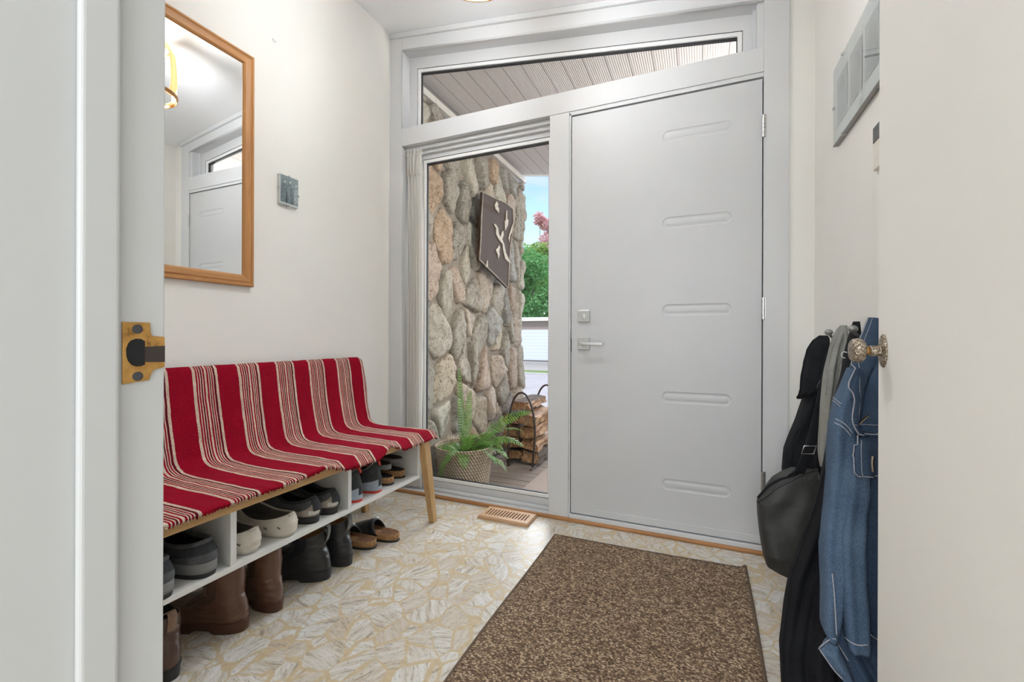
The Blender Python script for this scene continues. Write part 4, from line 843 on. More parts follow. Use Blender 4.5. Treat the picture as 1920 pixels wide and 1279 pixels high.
class Cloth:
    """lets seams and panels be laid on the surface of a body mesh"""
    def __init__(s, *mbs):
        V, F = [], []
        for m_ in mbs: F += [tuple(i + len(V) for i in f) for f in m_.f]; V += m_.v
        s.t = BVHTree.FromPolygons([Vector(v) for v in V], F); s.last = None
    def hit(s, x, y, off=.003, Yd=1.45):
        d = ray(x, y).normalized(); loc, nrm, i, dist = s.t.ray_cast(CP, d)
        if loc is None: return onY(x, y, Yd)
        if nrm.dot(d) > 0: nrm = -nrm
        return loc + nrm * off
    def line(s, pts, off=.003, n=6, Yd=1.45):
        out = []
        for (a, b), (c, d) in zip(pts, pts[1:]):
            m_ = max(2, int(math.hypot(c - a, d - b) / n)); out += [s.hit(lerp(a, c, k / m_), lerp(b, d, k / m_), off, Yd) for k in range(m_)]
        return out + [s.hit(*pts[-1], off, Yd)]
    def seam(s, pts, name, mat, root, r=.0013, off=.002, Yd=1.45):
        h = MB(); P = s.line(pts, off, 5, Yd)
        for k in range(2): P = [P[0]] + [(P[i - 1] + P[i] * 2 + P[i + 1]) / 4 for i in range(1, len(P) - 1)] + [P[-1]]
        h.tube(P, r, 6); return keep(h.build(name, mat, root, smooth_=True), root)
    def panel(s, rows, name, mat, root, off=.006, thick=.004, nu=16, Yd=1.45, bulge=0):
        """rows: (y, xl, xr) pixel rows of a cloth panel lying on the surface"""
        G = []; nv = 26; y0, y1 = rows[0][0], rows[-1][0]
        for j in range(nv):
            y = lerp(y0, y1, j / (nv - 1)); a = interp(y, [(r[0], r[1]) for r in rows]); b = interp(y, [(r[0], r[2]) for r in rows])
            G.append([s.hit(lerp(a, b, i / (nu - 1)), y, off, Yd) for i in range(nu)])
        for k in range(5):
            G = [[(G[max(j - 1, 0)][i] + G[min(j + 1, nv - 1)][i] + G[j][max(i - 1, 0)] + G[j][min(i + 1, nu - 1)] + G[j][i] * 4) / 8 if 0 < i < nu - 1 and 0 < j < nv - 1 else G[j][i] for i in range(nu)] for j in range(nv)]
        h = MB(); h.grid(lambda u, v: G[round(v * (nv - 1))][round(u * (nu - 1))] + Vector((0, -bulge * math.sin(PI * u) * math.sin(PI * v), 0)), nu, nv)
        o = keep(h.build(name, mat, root, smooth_=True, solid=thick), root); o['_'] = 1; del o['_']; return o, G
def cloth_mat(name, a, b, sc=500, nsc=12, rough=.9, bump=.35, streak=0):
    m = N(name); f = m.noise(nsc, 5, .6); g = m.noise(sc * .6, 3)
    c = m.ramp(f, [(.3, a), (.7, b)]); c = m.mix(m.math('MULTIPLY', g, .35), c, tuple(x * .4 for x in a))
    if streak: c = m.mix(m.ramp(m.noise(1, 5, .6, .3, m.mapping((620, 620, 130), (0, .5, 0))), [(.42, (0, 0, 0)), (.75, (.5, .5, .5))]), c, tuple(min(1, x * 1.9) for x in b))
    m.color(c).rough(rough); m.b.inputs['Specular IOR Level'].default_value = .25; m.bump(m.math('ADD', g, m.math('MULTIPLY', m.noise(60, 3), .5)), bump, .0012); return m.m
G_ = dict(jk=cloth_mat('black_jacket_cloth', (.009, .010, .013), (.020, .021, .025)), navy=cloth_mat('black_linen', (.006, .006, .008), (.013, .013, .016), 350), grey=cloth_mat('heather_grey_knit', (.26, .26, .235), (.38, .38, .35), 260, bump=.7),
          denim=cloth_mat('blue_denim', (.043, .072, .122), (.088, .132, .200), 420, 9, streak=1), denim2=cloth_mat('dark_blue_denim', (.028, .048, .086), (.058, .090, .145), 420, 9, streak=1), thread=plain('pale_thread', (.34, .34, .38), .8, var=.3, nsc=400), thread2=plain('tan_thread', (.40, .30, .22), .8),
          bag=leather('charcoal_bag_leather', (.034, .034, .033), .55, .12), strap=cloth_mat('black_webbing', (.010, .011, .014), (.020, .021, .026), 300))

# black jacket, farthest along the wall
jr = empty('black_jacket', (XR, 2.0, .55), 'black hooded jacket hanging nearest the entry door', 'jacket')
fnA, mA = garment([(640, 1538, 1565), (665, 1528, 1572), (700, 1519, 1580), (740, 1510, 1590), (790, 1492, 1600), (842, 1471, 1600), (880, 1467, 1600), (930, 1470, 1600), (1010, 1480, 1600)], 2.0, [(0, .012), (.1, .05), (.3, .062), (1, .058)], [(2.2, .4, .012), (5, 1.0, .005)], seed=2)
mA = mA(); keep(mA.build('body', G_['jk'], jr, smooth_=True), jr)
def lobe(root, name, rows, Yc, d, mat, seed=0, nu=48, nv=40, crease=.004):
    f_, m_ = garment(rows, Yc, [(0, .004), (.12, d * .8), (.5, d), (.9, d * .75), (1, .004)], [(1.5, seed, crease)], nu, nv, seed=seed, amp=.004, wrk=.003); m_ = m_(); keep(m_.build(name, mat, root, smooth_=True), root); return m_
mh = lobe(jr, 'hood', [(629, 1536, 1552), (638, 1524, 1558), (655, 1513, 1562), (680, 1507, 1560), (706, 1502, 1553), (730, 1500, 1535), (740, 1497, 1518), (748, 1494, 1502)], 1.955, .05, G_['jk'], 3)
CA = Cloth(mA, mh)
CA.seam([(1527, 637), (1514, 655), (1503, 706), (1501, 738), (1494, 746)], 'hood_edge', G_['strap'], jr, .0028, .001, 1.95)
CA.seam([(1520, 792), (1500, 802), (1488, 818), (1486, 850), (1487, 885)], 'pocket_seam', G_['strap'], jr, .0016, .001, 1.95)
CA.seam([(1543, 703), (1532, 722), (1531, 737), (1537, 736)], 'zip_pull', S['tab'], jr, .0010, .002, 1.95)

# leather tote bag on a webbing strap
br = empty('leather_bag', (XR, 1.86, .1), 'slouchy charcoal leather tote bag hanging on a black strap', 'bag')
fnB, mB = garment([(876, 1484, 1532), (884, 1466, 1536), (895, 1448, 1538), (908, 1438, 1538), (925, 1428, 1537), (939, 1419, 1536), (960, 1420, 1534), (1010, 1426, 1522), (1040, 1431, 1512), (1058, 1437, 1506), (1070, 1456, 1500), (1079, 1480, 1496)], 1.86, [(0, .010), (.06, .035), (.3, .055), (.8, .075), (1, .030)], [(1.3, 1.2, .006)], seed=8, amp=.008, wrk=.0015, sq=.9)
mB = mB(); keep(mB.build('bag_body', G_['bag'], br, smooth_=True), br); CB = Cloth(mB)
CB.panel([(884, 1529, 1532), (900, 1514, 1532), (925, 1527, 1532), (930, 1530, 1532)], 'corner_patch', G_['bag'], br, .002, .002, 6, 1.86)
CB.seam([(1421, 942), (1436, 932), (1455, 915), (1488, 898), (1512, 886), (1532, 880)], 'folded_rim', G_['bag'], br, .0045, .000, 1.86)
CB.seam([(1422, 934), (1440, 912), (1462, 899), (1486, 893), (1503, 884)], 'inner_rim', G_['strap'], br, .0040, .002, 1.86)
CB.seam([(1534, 884), (1534, 905), (1533, 926)], 'edge_stitch', G_['thread'], br, .0006, .003, 1.86)
st = [onY(1498, 888, 1.80), onY(1506, 868, 1.80), onY(1516, 843, 1.80), onY(1527, 805, 1.82), onY(1537, 765, 1.84), onY(1546, 720, 1.87), onY(1553, 680, 1.90), onY(1556, 645, 1.93)]
h = MB(); h.grid(lambda u, v: (lambda k, t: st[k].lerp(st[min(k + 1, 7)], t))(min(6, int(v * 7)), v * 7 - min(6, int(v * 7))) + Vector((.016 * (2 * u - 1), .006 * (2 * u - 1), 0)), 4, 36); keep(h.build('strap', G_['strap'], br, smooth_=True, solid=.004), br)
for t, nm in ((2.0, 'buckle'),):
    c = st[2]; ax = (st[3] - st[1]).normalized(); sd = Vector((.94, .34, 0)); h = MB()
    q = [c + sd * a * .020 + ax * b * .014 - Vector((0, .005, 0)) for a, b in ((-1, -1), (1, -1), (1, 1), (-1, 1))]
    h.tube([q[0].lerp(q[1], .0), q[1], q[2], q[3]], .0020, 8, closed=True); keep(h.build('buckle', S['metal'], br, smooth_=True), br)
    h = MB(); h.prism([c + sd * a * .017 + ax * b * .008 - Vector((0, .010, 0)) for a, b in ((-1, -1), (1, -1), (1, 1), (-1, 1))], (0, .006, 0)); keep(h.build('strap_keeper', G_['strap'], br, bevel=.002), br)
h = MB(); h.tube([st[0], onY(1500, 876, 1.80), onY(1490, 884, 1.80), onY(1478, 893, 1.82)], .0035, 8); keep(h.build('strap_ring', G_['strap'], br, smooth_=True), br)

# grey hoodie
gr = empty('grey_hoodie', (XR, 1.76, .5), 'heather grey knit sweatshirt bunched on a peg beside the black jacket', 'sweatshirt')
fnG, mG = garment([(610, 1577, 1590), (616, 1570, 1594), (630, 1563, 1597), (650, 1557, 1596), (690, 1549, 1592), (720, 1545, 1590), (760, 1540, 1584), (790, 1537, 1580), (820, 1535, 1572), (845, 1535, 1564), (862, 1537, 1556), (877, 1541, 1547)], 1.74, [(0, .008), (.06, .030), (.4, .05), (1, .022)], [(2.1, .2, .014), (4.3, 1.5, .005)], seed=5, nu=90, nv=90, amp=.006, wrk=.002, drift=.8)
mG = mG(); keep(mG.build('body', G_['grey'], gr, smooth_=True), gr); CG = Cloth(mG)
CG.seam([(1583, 612), (1586, 640), (1584, 662), (1571, 690), (1566, 720), (1562, 760)], 'fold_edge', G_['grey'], gr, .0032, .001, 1.70)
CG.seam([(1576, 612), (1569, 634), (1560, 655), (1553, 690), (1549, 740)], 'fold_edge', G_['grey'], gr, .0028, .001, 1.70)

# long black linen coat, behind the denim
lr = empty('long_black_coat', (XR, 1.62, .05), 'long black linen coat hanging behind the denim jacket', 'coat')
fnL, mL = garment([(603, 1600, 1640), (612, 1597, 1648), (640, 1590, 1655), (665, 1584, 1655), (700, 1579, 1655), (760, 1563, 1655), (820, 1553, 1655), (870, 1545, 1655), (938, 1532, 1655), (1007, 1507, 1655), (1078, 1481, 1630), (1136, 1471, 1620), (1208, 1462, 1612), (1279, 1466, 1606), (1310, 1468, 1604)], (1.62, 1.30), [(0, .012), (.05, .035), (.5, .05), (1, .06)], [(2.3, .8, .016), (5.2, .1, .006)], seed=13, drift=1.2)
mL = mL(); keep(mL.build('body', G_['navy'], lr, smooth_=True), lr); CL = Cloth(mL)
h = MB(); c = CL.hit(1586, 666, .003, 1.6); h.tube([c + Vector((.008 * math.cos(a), 0, .009 * math.sin(a))) for a in np.linspace(0, 2 * PI, 20)[:-1]], .0017, 6, closed=True); keep(h.build('ring_button', plain('white_ring_button', (.75, .74, .72), .35), lr, smooth_=True), lr)
CL.seam([(1548, 880), (1530, 950), (1506, 1015), (1484, 1080), (1476, 1140), (1467, 1208), (1470, 1275)], 'front_seam', G_['strap'], lr, .0016, .002, 1.6)

# denim jacket
dj = empty('denim_jacket', (XR, 1.45, .1), 'faded blue denim jacket hanging nearest the open cream door', 'jacket')
fnD, mD = garment([(600, 1640, 1672), (606, 1632, 1690), (625, 1622, 1700), (650, 1611, 1700), (675, 1602, 1700), (700, 1588, 1700), (725, 1576, 1700), (750, 1567, 1700), (800, 1562, 1700), (900, 1562, 1700), (1000, 1558, 1700), (1100, 1552, 1700), (1172, 1548, 1700), (1200, 1562, 1700), (1235, 1580, 1700), (1279, 1590, 1700), (1330, 1600, 1700)], (1.46, 1.16), [(0, .012), (.06, .035), (.3, .055), (1, .06)], [(2.6, .3, .011), (5.5, 2, .005)], seed=21, drift=1.0)
mD = mD(); keep(mD.build('body', G_['denim2'], dj, smooth_=True), dj)
def sleeve(rows, Yc, d, name, mat, seed, fo=((1.2, .5, .006),)):
    f_, m_ = garment(rows, Yc, [(0, .020), (.08, d), (.8, d), (1, d * .8)], list(fo), 64, 100, seed=seed, amp=.006, wrk=.005); m_ = m_(); keep(m_.build(name, mat, dj, smooth_=True), dj); return m_
m1 = sleeve([(690, 1589, 1606), (725, 1577, 1606), (757, 1562, 1606), (800, 1555, 1604), (832, 1552, 1604), (893, 1550, 1604), (956, 1545, 1596), (1021, 1538, 1585), (1107, 1540, 1580), (1172, 1541, 1573), (1190, 1548, 1570)], (1.385, 1.165), .042, 'sleeve', G_['denim'], 31)
m2 = sleeve([(820, 1588, 1628), (860, 1584, 1630), (930, 1580, 1626), (1000, 1572, 1620), (1080, 1572, 1622), (1140, 1578, 1626), (1190, 1584, 1628), (1212, 1590, 1627)], (1.315, 1.15), .036, 'sleeve', G_['denim'], 37)
cf = lobe(dj, 'cuff', [(1192, 1560, 1564), (1205, 1545, 1572), (1217, 1537, 1578), (1230, 1545, 1584), (1250, 1560, 1592), (1272, 1578, 1600), (1292, 1590, 1600)], (1.15, 1.12), .022, G_['denim'], 41)
CD = Cloth(mD, m1, m2, cf)
pn1, g1 = CD.panel([(604, 1636, 1668), (640, 1622, 1668), (680, 1607, 1668), (726, 1595, 1668), (774, 1594, 1668), (800, 1598, 1668), (815, 1602, 1668)], 'front_flap', G_['denim2'], dj, .014, .005, 16, 1.40)
pn2, g2 = CD.panel([(816, 1603, 1668), (850, 1603, 1668), (888, 1603, 1668), (893, 1606, 1668)], 'lower_flap', G_['denim2'], dj, .009, .005, 14, 1.40)
def edge(G, j0, j1, i0, i1): return [G[j][i] for j, i in zip(np.linspace(j0, j1, 26).round().astype(int), np.linspace(i0, i1, 26).round().astype(int))]
def line3(P, name, mat, r=.0011, off=-.004, br_=None):
    h = MB(); h.tube([p + Vector((-.001, off, 0)) for p in P], r, 6); keep(h.build(name, mat, dj, smooth_=True), dj)
nvp = 25
line3(edge(g1, 0, nvp, 0, 0), 'flap_edge', G_['thread'], .0016); line3(edge(g1, 0, nvp - 1, 2, 2), 'stitching', G_['thread'], .0008); line3(edge(g1, nvp, nvp, 0, 15), 'flap_edge', G_['thread'], .0016); line3(edge(g1, nvp - 2, nvp - 2, 0, 15), 'stitching', G_['thread'], .0008)
line3(edge(g2, 0, nvp, 0, 0), 'flap_edge', G_['thread'], .0014); line3(edge(g2, nvp, nvp, 0, 13), 'flap_edge', G_['thread'], .0014); line3(edge(g2, 0, nvp, 2, 2), 'stitching', G_['thread'], .0008)
CP_ = Cloth(MB().grid(lambda u, v: g1[round(v * 25)][round(u * 15)], 16, 26), MB().grid(lambda u, v: g2[round(v * 25)][round(u * 13)], 14, 26))
for q in ([(1611, 799), (1618, 790), (1628, 780)], [(1633, 857), (1632, 870), (1633, 884)]):
    CP_.seam(q, 'buttonhole', G_['thread2'], dj, .0026, .004, 1.38); CP_.seam([(a, b) for a, b in q], 'buttonhole_slit', S['lining'], dj, .0012, .0065, 1.38)
CD.seam([(1563, 746), (1570, 751), (1578, 758)], 'shoulder_seam', G_['thread'], dj, .0012); CD.seam([(1562, 751), (1569, 756), (1577, 763)], 'shoulder_seam', G_['thread'], dj, .0012)
CD.seam([(1568, 786), (1580, 792), (1592, 803), (1598, 812)], 'yoke_seam', G_['thread'], dj, .0014); CD.seam([(1566, 793), (1578, 799), (1590, 811), (1595, 818)], 'yoke_seam', G_['thread'], dj, .0014)
CD.seam([(1560, 1075), (1563, 1110), (1565, 1150), (1567, 1190)], 'sleeve_placket', G_['thread'], dj, .0013); CD.seam([(1537, 1217), (1548, 1232), (1562, 1252), (1580, 1273)], 'cuff_edge', G_['thread'], dj, .0014); CD.seam([(1538, 1216), (1550, 1205), (1563, 1194), (1575, 1212), (1592, 1240)], 'cuff_edge', G_['thread'], dj, .0014)
CD.seam([(1586, 1195), (1596, 1206), (1612, 1211), (1627, 1209)], 'sleeve_hem', G_['thread'], dj, .0014)
CD.seam([(1631, 1190), (1640, 1196), (1649, 1202)], 'hem_seam', G_['thread'], dj, .0012)

def nest():
    rules = {'leather_bag': {'strap': ('buckle', 'strap_keeper', 'strap_ring'), 'bag_body': ('folded_rim', 'inner_rim', 'edge_stitch', 'corner_patch')},
             'black_jacket': {'hood': ('hood_edge',), 'body': ('pocket_seam', 'zip_pull')}, 'denim_jacket': {'cuff': ('cuff_edge',)},
             'cork_clog': {'strap': ('buckle',), 'cork_footbed': ('footbed_rim', 'insole')}, 'cork_sandal': {'cork_footbed': ('footbed_rim', 'insole')},
             'boot': {'sole': ('welt',), 'upper': ('elastic_panel', 'side_seam', 'pull_tab')}, 'sneaker': {'upper': ('heel_counter', 'heel_tab', 'side_overlay', 'heel_clip', 'heel_overlay')},
             'hiking_shoe': {'upper': ('heel_counter', 'heel_guard', 'heel_loop', 'collar_piping')}, 'foam_clog': {'upper': ('vent_slot', 'vent_holes', 'heel_lip')},
             'framed_photo': {'print': ('figure', 'face')}, 'sheer_curtain': {'curtain_cloth': ('curtain_heading',)}}
    kind = lambda o: o.name.split('.')[0]
    obs = list(COL.objects)
    for root in [o for o in obs if o.parent is None and kind(o) in rules]:
        ch = [o for o in obs if o.parent == root]
        for host, subs in rules[kind(root)].items():
            h_ = next((o for o in ch if kind(o) == host), None)
            if h_ is None: continue
            for c in ch:
                if kind(c) in subs: c.parent = h_; c.location = (0, 0, 0)
nest()

# ------------------------------------------------------------------ porch outside
DZ = -.12; SX = -1.75; SY = 4.36; GZ = -.55
# deck boards run along the wall
h = MB(); y = D + T1 + .002
while y < SY + .3: h.box(-2.3, 2.6, y, y + .092, DZ - .03, DZ); y += .098
o = h.build('floor_deck', wood('weathered_deck', (.15, .115, .095), (.27, .22, .19), 'X', rough=.8), bevel=.003); o['kind'] = 'structure'
struct('trim_2', MB().box(-2.3, 2.6, SY + .3, SY + .33, GZ - .02, DZ), M['gapdark'])
# soffit: fluted panels, grooves along y, sloping like the ceiling inside
def sof(x): return 2.735 - .1465 * (x + 1.75)
m = N('fluted_soffit'); P = m.sep(); t = m.math('FRACT', m.math('DIVIDE', m.math('ADD', P[0], 20), .127)); fl_ = m.math('SINE', m.math('MULTIPLY', P[0], 2 * PI / .0127))
ln = m.math('LESS_THAN', m.math('ABSOLUTE', m.math('SUBTRACT', t, .5)), .035)
m.color(m.mix(ln, m.mix(m.math('MULTIPLY_ADD', fl_, .18, .3), (.76, .70, .67), (.62, .56, .535)), (.42, .38, .37))).rough(.6); m.bump(m.math('ADD', m.math('MULTIPLY', fl_, .4), m.math('MULTIPLY', ln, -2)), .6, .003)
h = MB(); xa, xb = -2.4, 2.8; h.prism([(xa, D + T1 + .001, sof(xa)), (xb, D + T1 + .001, sof(xb)), (xb, D + T1 + .001, sof(xb) + .03), (xa, D + T1 + .001, sof(xa) + .03)], (0, SY + .04 - D - T1, 0)); struct('ceiling_porch', h, m.m)
h = MB(); h.prism([(xa, SY + .045, sof(xa) - .012), (xb, SY + .045, sof(xb) - .012), (xb, SY + .045, sof(xb) + .22), (xa, SY + .045, sof(xa) + .22)], (0, .03, 0)); struct('trim_3', h, M['vinyl'])
h = MB(); h.prism([(xa, .2, sof(xa) + .25), (xb, .2, sof(xb) + .25), (xb, .2, sof(xb) + .33), (xa, .2, sof(xa) + .33)], (0, SY + .2, 0)); struct('roof', h, plain('roof_shingle', (.08, .075, .07), .9))
struct('trim_4', MB().box(SX - .02, SX + .025, D + T1 + .005, SY, 2.618, 2.665), plain('soffit_moulding', (.66, .63, .58), .5))

# fieldstone wall
random.seed(11); ysc = 1.0
Wy0, Wy1, Wz0, Wz1 = D + T1, SY, DZ, 2.618
struct('wall_stone_core', MB().box(SX - .35, SX - .028, Wy0, Wy1, Wz0 - .2, 2.62), None)
m = N('mortar'); f = m.noise(60, 5, .6); m.color(m.ramp(f, [(.3, (.24, .205, .165)), (.7, (.36, .31, .255))])).rough(.95); m.bump(f, .8, .006); M['mortar'] = m.m
bpy.data.objects['wall_stone_core'].data.materials.append(M['mortar'])
AS = .66
seeds = []; dy, dz = .215, .325
for r_ in range(-1, int((Wz1 - Wz0) / dz) + 2):
    for c_ in range(-1, int((Wy1 - Wy0) / dy) + 2):
        seeds.append((Wy0 + (c_ + .5 * (r_ % 2) + random.uniform(-.42, .42)) * dy, (Wz0 + (r_ + .5 + random.uniform(-.46, .46)) * dz) * AS))
def clip(P, a, b, c):       # keep a*x+b*y<=c
    out_ = []
    for i in range(len(P)):
        p, q = P[i], P[(i + 1) % len(P)]; dp, dq = a * p[0] + b * p[1] - c, a * q[0] + b * q[1] - c
        if dp <= 0: out_.append(p)
        if (dp < 0 < dq) or (dq < 0 < dp): t_ = dp / (dp - dq); out_.append((lerp(p[0], q[0], t_), lerp(p[1], q[1], t_)))
    return out_
SV, SF, SCOL = [], [], []
PALW = [(0.378, 0.33, 0.262), (0.45, 0.4, 0.316), (0.324, 0.286, 0.23), (0.486, 0.405, 0.299), (0.45, 0.339, 0.258), (0.324, 0.308, 0.275), (0.54, 0.497, 0.402), (0.495, 0.339, 0.217), (0.414, 0.361, 0.295), (0.243, 0.229, 0.201), (0.468, 0.383, 0.303), (0.396, 0.352, 0.287)]
for i, (a, b) in enumerate(seeds):
    P = [(a - .4, b - .4), (a + .4, b - .4), (a + .4, b + .4), (a - .4, b + .4)]
    for j, (c, d) in enumerate(seeds):
        if i != j and abs(c - a) < .7 and abs(d - b) < .7:
            nx, ny = c - a, d - b; P = clip(P, nx, ny, (c * c + d * d - a * a - b * b) / 2)
            if len(P) < 3: break
    for nx, ny, c in ((-1, 0, -(Wy0)), (1, 0, Wy1 + random.uniform(-.02, .012)), (0, -1, -Wz0 * AS), (0, 1, Wz1 * AS)): P = clip(P, nx, ny, c) if len(P) > 2 else P
    if len(P) < 3: continue
    P = [(x_, z_ / AS) for x_, z_ in P]; ar = abs(sum(P[k][0] * P[(k + 1) % len(P)][1] - P[(k + 1) % len(P)][0] * P[k][1] for k in range(len(P)))) / 2
    if ar < .004: continue
    cy, cz = sum(p[0] for p in P) / len(P), sum(p[1] for p in P) / len(P)
    # resample and smooth the outline
    Q = []
    for k in range(len(P)):
        p, q = P[k], P[(k + 1) % len(P)]; n_ = max(1, int(math.hypot(q[0] - p[0], q[1] - p[1]) / .022)); Q += [(lerp(p[0], q[0], t_ / n_), lerp(p[1], q[1], t_ / n_)) for t_ in range(n_)]
    for _ in range(3): Q = [((Q[k - 1][0] + 2 * Q[k][0] + Q[(k + 1) % len(Q)][0]) / 4, (Q[k - 1][1] + 2 * Q[k][1] + Q[(k + 1) % len(Q)][1]) / 4) for k in range(len(Q))]
    shr = .012 + random.random() * .012; R0 = math.sqrt(ar); Q = [(cy + (x_ - cy) * (1 - shr / max(.03, math.hypot(x_ - cy, z_ - cz))), cz + (z_ - cz) * (1 - shr / max(.03, math.hypot(x_ - cy, z_ - cz)))) for x_, z_ in Q]
    dep = random.uniform(.028, .062); tl1, tl2 = random.uniform(-.25, .25), random.uniform(-.18, .18); col = random.choice(PALW); n_ = len(Q); st0 = len(SV); sd = random.random() * 50
    cf_ = random.uniform(.8, 1.2); col = tuple(x_ * cf_ for x_ in col)
    levels = [(1.0, -.02), (.995, .35), (.965, .70), (.92, .88), (.78, 1.0), (.55, 1.03), (.28, 1.04)]
    for sc_, h_ in levels:
        for x_, z_ in Q:
            yy, zz = cy + (x_ - cy) * sc_, cz + (z_ - cz) * sc_
            e_ = noise.noise(Vector((yy * 26 + sd, zz * 22, sd))) * .012 + noise.noise(Vector((yy * 9 + sd, zz * 7, sd))) * .020
            xx = SX - .03 + dep * h_ + (tl1 * (yy - cy) + tl2 * (zz - cz)) * max(0, h_) + (e_ if h_ > .3 else 0)
            SV.append((xx, yy, zz)); SCOL.append((*col, 1))
    SV.append((SX - .03 + dep * 1.04, cy, cz)); SCOL.append((*col, 1))
    for l_ in range(len(levels) - 1): SF += [(st0 + l_ * n_ + k, st0 + l_ * n_ + (k + 1) % n_, st0 + (l_ + 1) * n_ + (k + 1) % n_, st0 + (l_ + 1) * n_ + k) for k in range(n_)]
    SF += [(st0 + (len(levels) - 1) * n_ + k, st0 + (len(levels) - 1) * n_ + (k + 1) % n_, len(SV) - 1) for k in range(n_)]
m = N('fieldstone'); c = m.attr(); f = m.noise(28, 8, .7, 1.0); g = m.noise(1, 8, .75, 3.5, m.mapping((14, 20, 42), (.9, .5, .2))); k_ = m.math('ADD', m.math('MULTIPLY', f, .5), m.math('MULTIPLY', g, .5))
c2 = m.mix(m.ramp(k_, [(.40, (.85, .85, .85)), (.50, (0, 0, 0))]), c, (.075, .062, .048)); c2 = m.mix(m.ramp(k_, [(.5, (0, 0, 0)), (.68, (.8, .8, .8))]), c2, (.60, .57, .52)); sp_ = m.noise(170, 3, .7); c2 = m.mix(m.ramp(sp_, [(.56, (0, 0, 0)), (.66, (.5, .5, .5))]), c2, (.10, .09, .085))
m.color(c2).rough(.8); m.bump(m.math('ADD', k_, m.math('MULTIPLY', sp_, .4)), .8, .008)
h = MB(); h.v = SV; h.f = SF; o = h.build('wall_stone', m.m, smooth_=True, colors=SCOL); o['kind'] = 'structure'

# wooden plaque on the stone wall
pq = empty('carved_plaque', (SX + .05, 3.6, 1.5), 'dark brown carved wooden plaque with pale animal figures on the stone wall', 'plaque')
PX = SX + .075
def onP(a, b, d=0): v = onX(890 + a / 6.09, 350 + b / 6.09, PX); v.x += d; return v
ol = [(60, 65), (160, 118), (320, 190), (405, 262), (412, 400), (400, 520), (372, 700), (362, 880), (350, 1160), (210, 1020), (20, 835), (36, 600), (45, 340)]
h = MB(); h.prism([onP(*p) for p in ol], (.028, 0, 0)); keep(h.build('slab', wood('dark_plaque_wood', (.030, .013, .008), (.065, .030, .018), 'Z', rough=.75), pq, bevel=.004), pq)
h = MB(); h.tube([onP(*p, .028) for p in ol], .006, 6, closed=True); keep(h.build('bark_edge', plain('pale_bark', (.36, .31, .26), .8, var=.3), pq, smooth_=True), pq)
bone = plain('pale_inlay', (.46, .40, .32), .6, var=.2, nsc=60)
for nm, P in dict(antlered_figure=[(178, 425), (205, 440), (228, 480), (235, 540), (255, 580), (275, 515), (290, 510), (292, 560), (275, 605), (298, 660), (318, 760), (362, 850), (364, 880), (312, 830), (290, 740), (280, 660), (240, 610), (205, 545), (205, 480)],
                  leaf_figure=[(212, 170), (232, 210), (222, 235), (238, 250), (236, 305), (200, 262), (188, 215)], perched_figure=[(238, 668), (250, 700), (240, 735), (246, 775), (234, 832), (222, 775), (200, 725), (225, 700)],
                  tall_figure=[(322, 275), (332, 280), (332, 375), (348, 385), (342, 440), (310, 508), (306, 400), (318, 380)], lower_figure=[(396, 430), (390, 520), (368, 560), (360, 640), (348, 590), (360, 540)],
                  spike=[(100, 845), (108, 850), (108, 915), (90, 925)]).items():
    h = MB(); h.prism([onP(*p, .0285) for p in P], (.007, 0, 0)); keep(h.build(nm, bone, pq, bevel=.001), pq)

# woven planter with a fern
pc = Vector((-1.495, 2.635, DZ))
pot = empty('potted_fern', pc, 'green fern in a tan woven planter on the porch behind the glass', 'potted plant')
m = N('woven_planter'); P = m.sep(); ang = m.math('ARCTAN2', P[1], P[0]); u_ = m.math('MULTIPLY', ang, 60 / (2 * PI)); v_ = m.math('MULTIPLY', P[2], 46)
wv_ = m.math('ADD', m.math('MULTIPLY', m.math('SINE', m.math('MULTIPLY', m.math('ADD', u_, m.math('MULTIPLY', v_, .7)), PI * 2)), .65), m.math('MULTIPLY', m.math('SINE', m.math('MULTIPLY', v_, PI * 2)), .35))
m.color(m.ramp(m.math('MULTIPLY_ADD', wv_, .5, .5), [(.15, (.27, .185, .125)), (.5, (.38, .28, .20)), (.9, (.54, .43, .32))])).rough(.75); m.bump(wv_, .9, .006)
h = MB(); h.lathe([(.150, 0), (.162, .02), (.182, .20), (.196, .338), (.202, .350), (.196, .355), (.188, .345), (.178, .27)], (0, 0, 0), (0, 0, 1), 96); h.f = h.f[:-1]; h.build('planter', m.m, pot, smooth_=True)
h = MB(); h.grid(lambda u, v: (.186 * v * math.cos(2 * PI * u), .186 * v * math.sin(2 * PI * u), .29 + .012 * noise.noise(Vector((u * 20, v * 6, 1)))), 40, 10, cu=True); h.build('soil', plain('moss_soil', (.045, .05, .022), .95, var=.6, nsc=80, bump=1, bsc=90, bd=.01), pot)
m = N('fern_leaf'); t = m.n('BsdfTranslucent'); t.inputs[0].default_value = (.22, .42, .05, 1); mx = m.n('MixShader'); mx.inputs[0].default_value = .35; m.color(m.ramp(m.noise(18, 3), [(.3, (.05, .16, .03)), (.7, (.18, .36, .07))])).rough(.45); m.l(m.b.outputs[0], mx.inputs[1]); m.l(t.outputs[0], mx.inputs[2]); m.l(mx.outputs[0], m.out.inputs['Surface']); M['fern'] = m.m
random.seed(5)
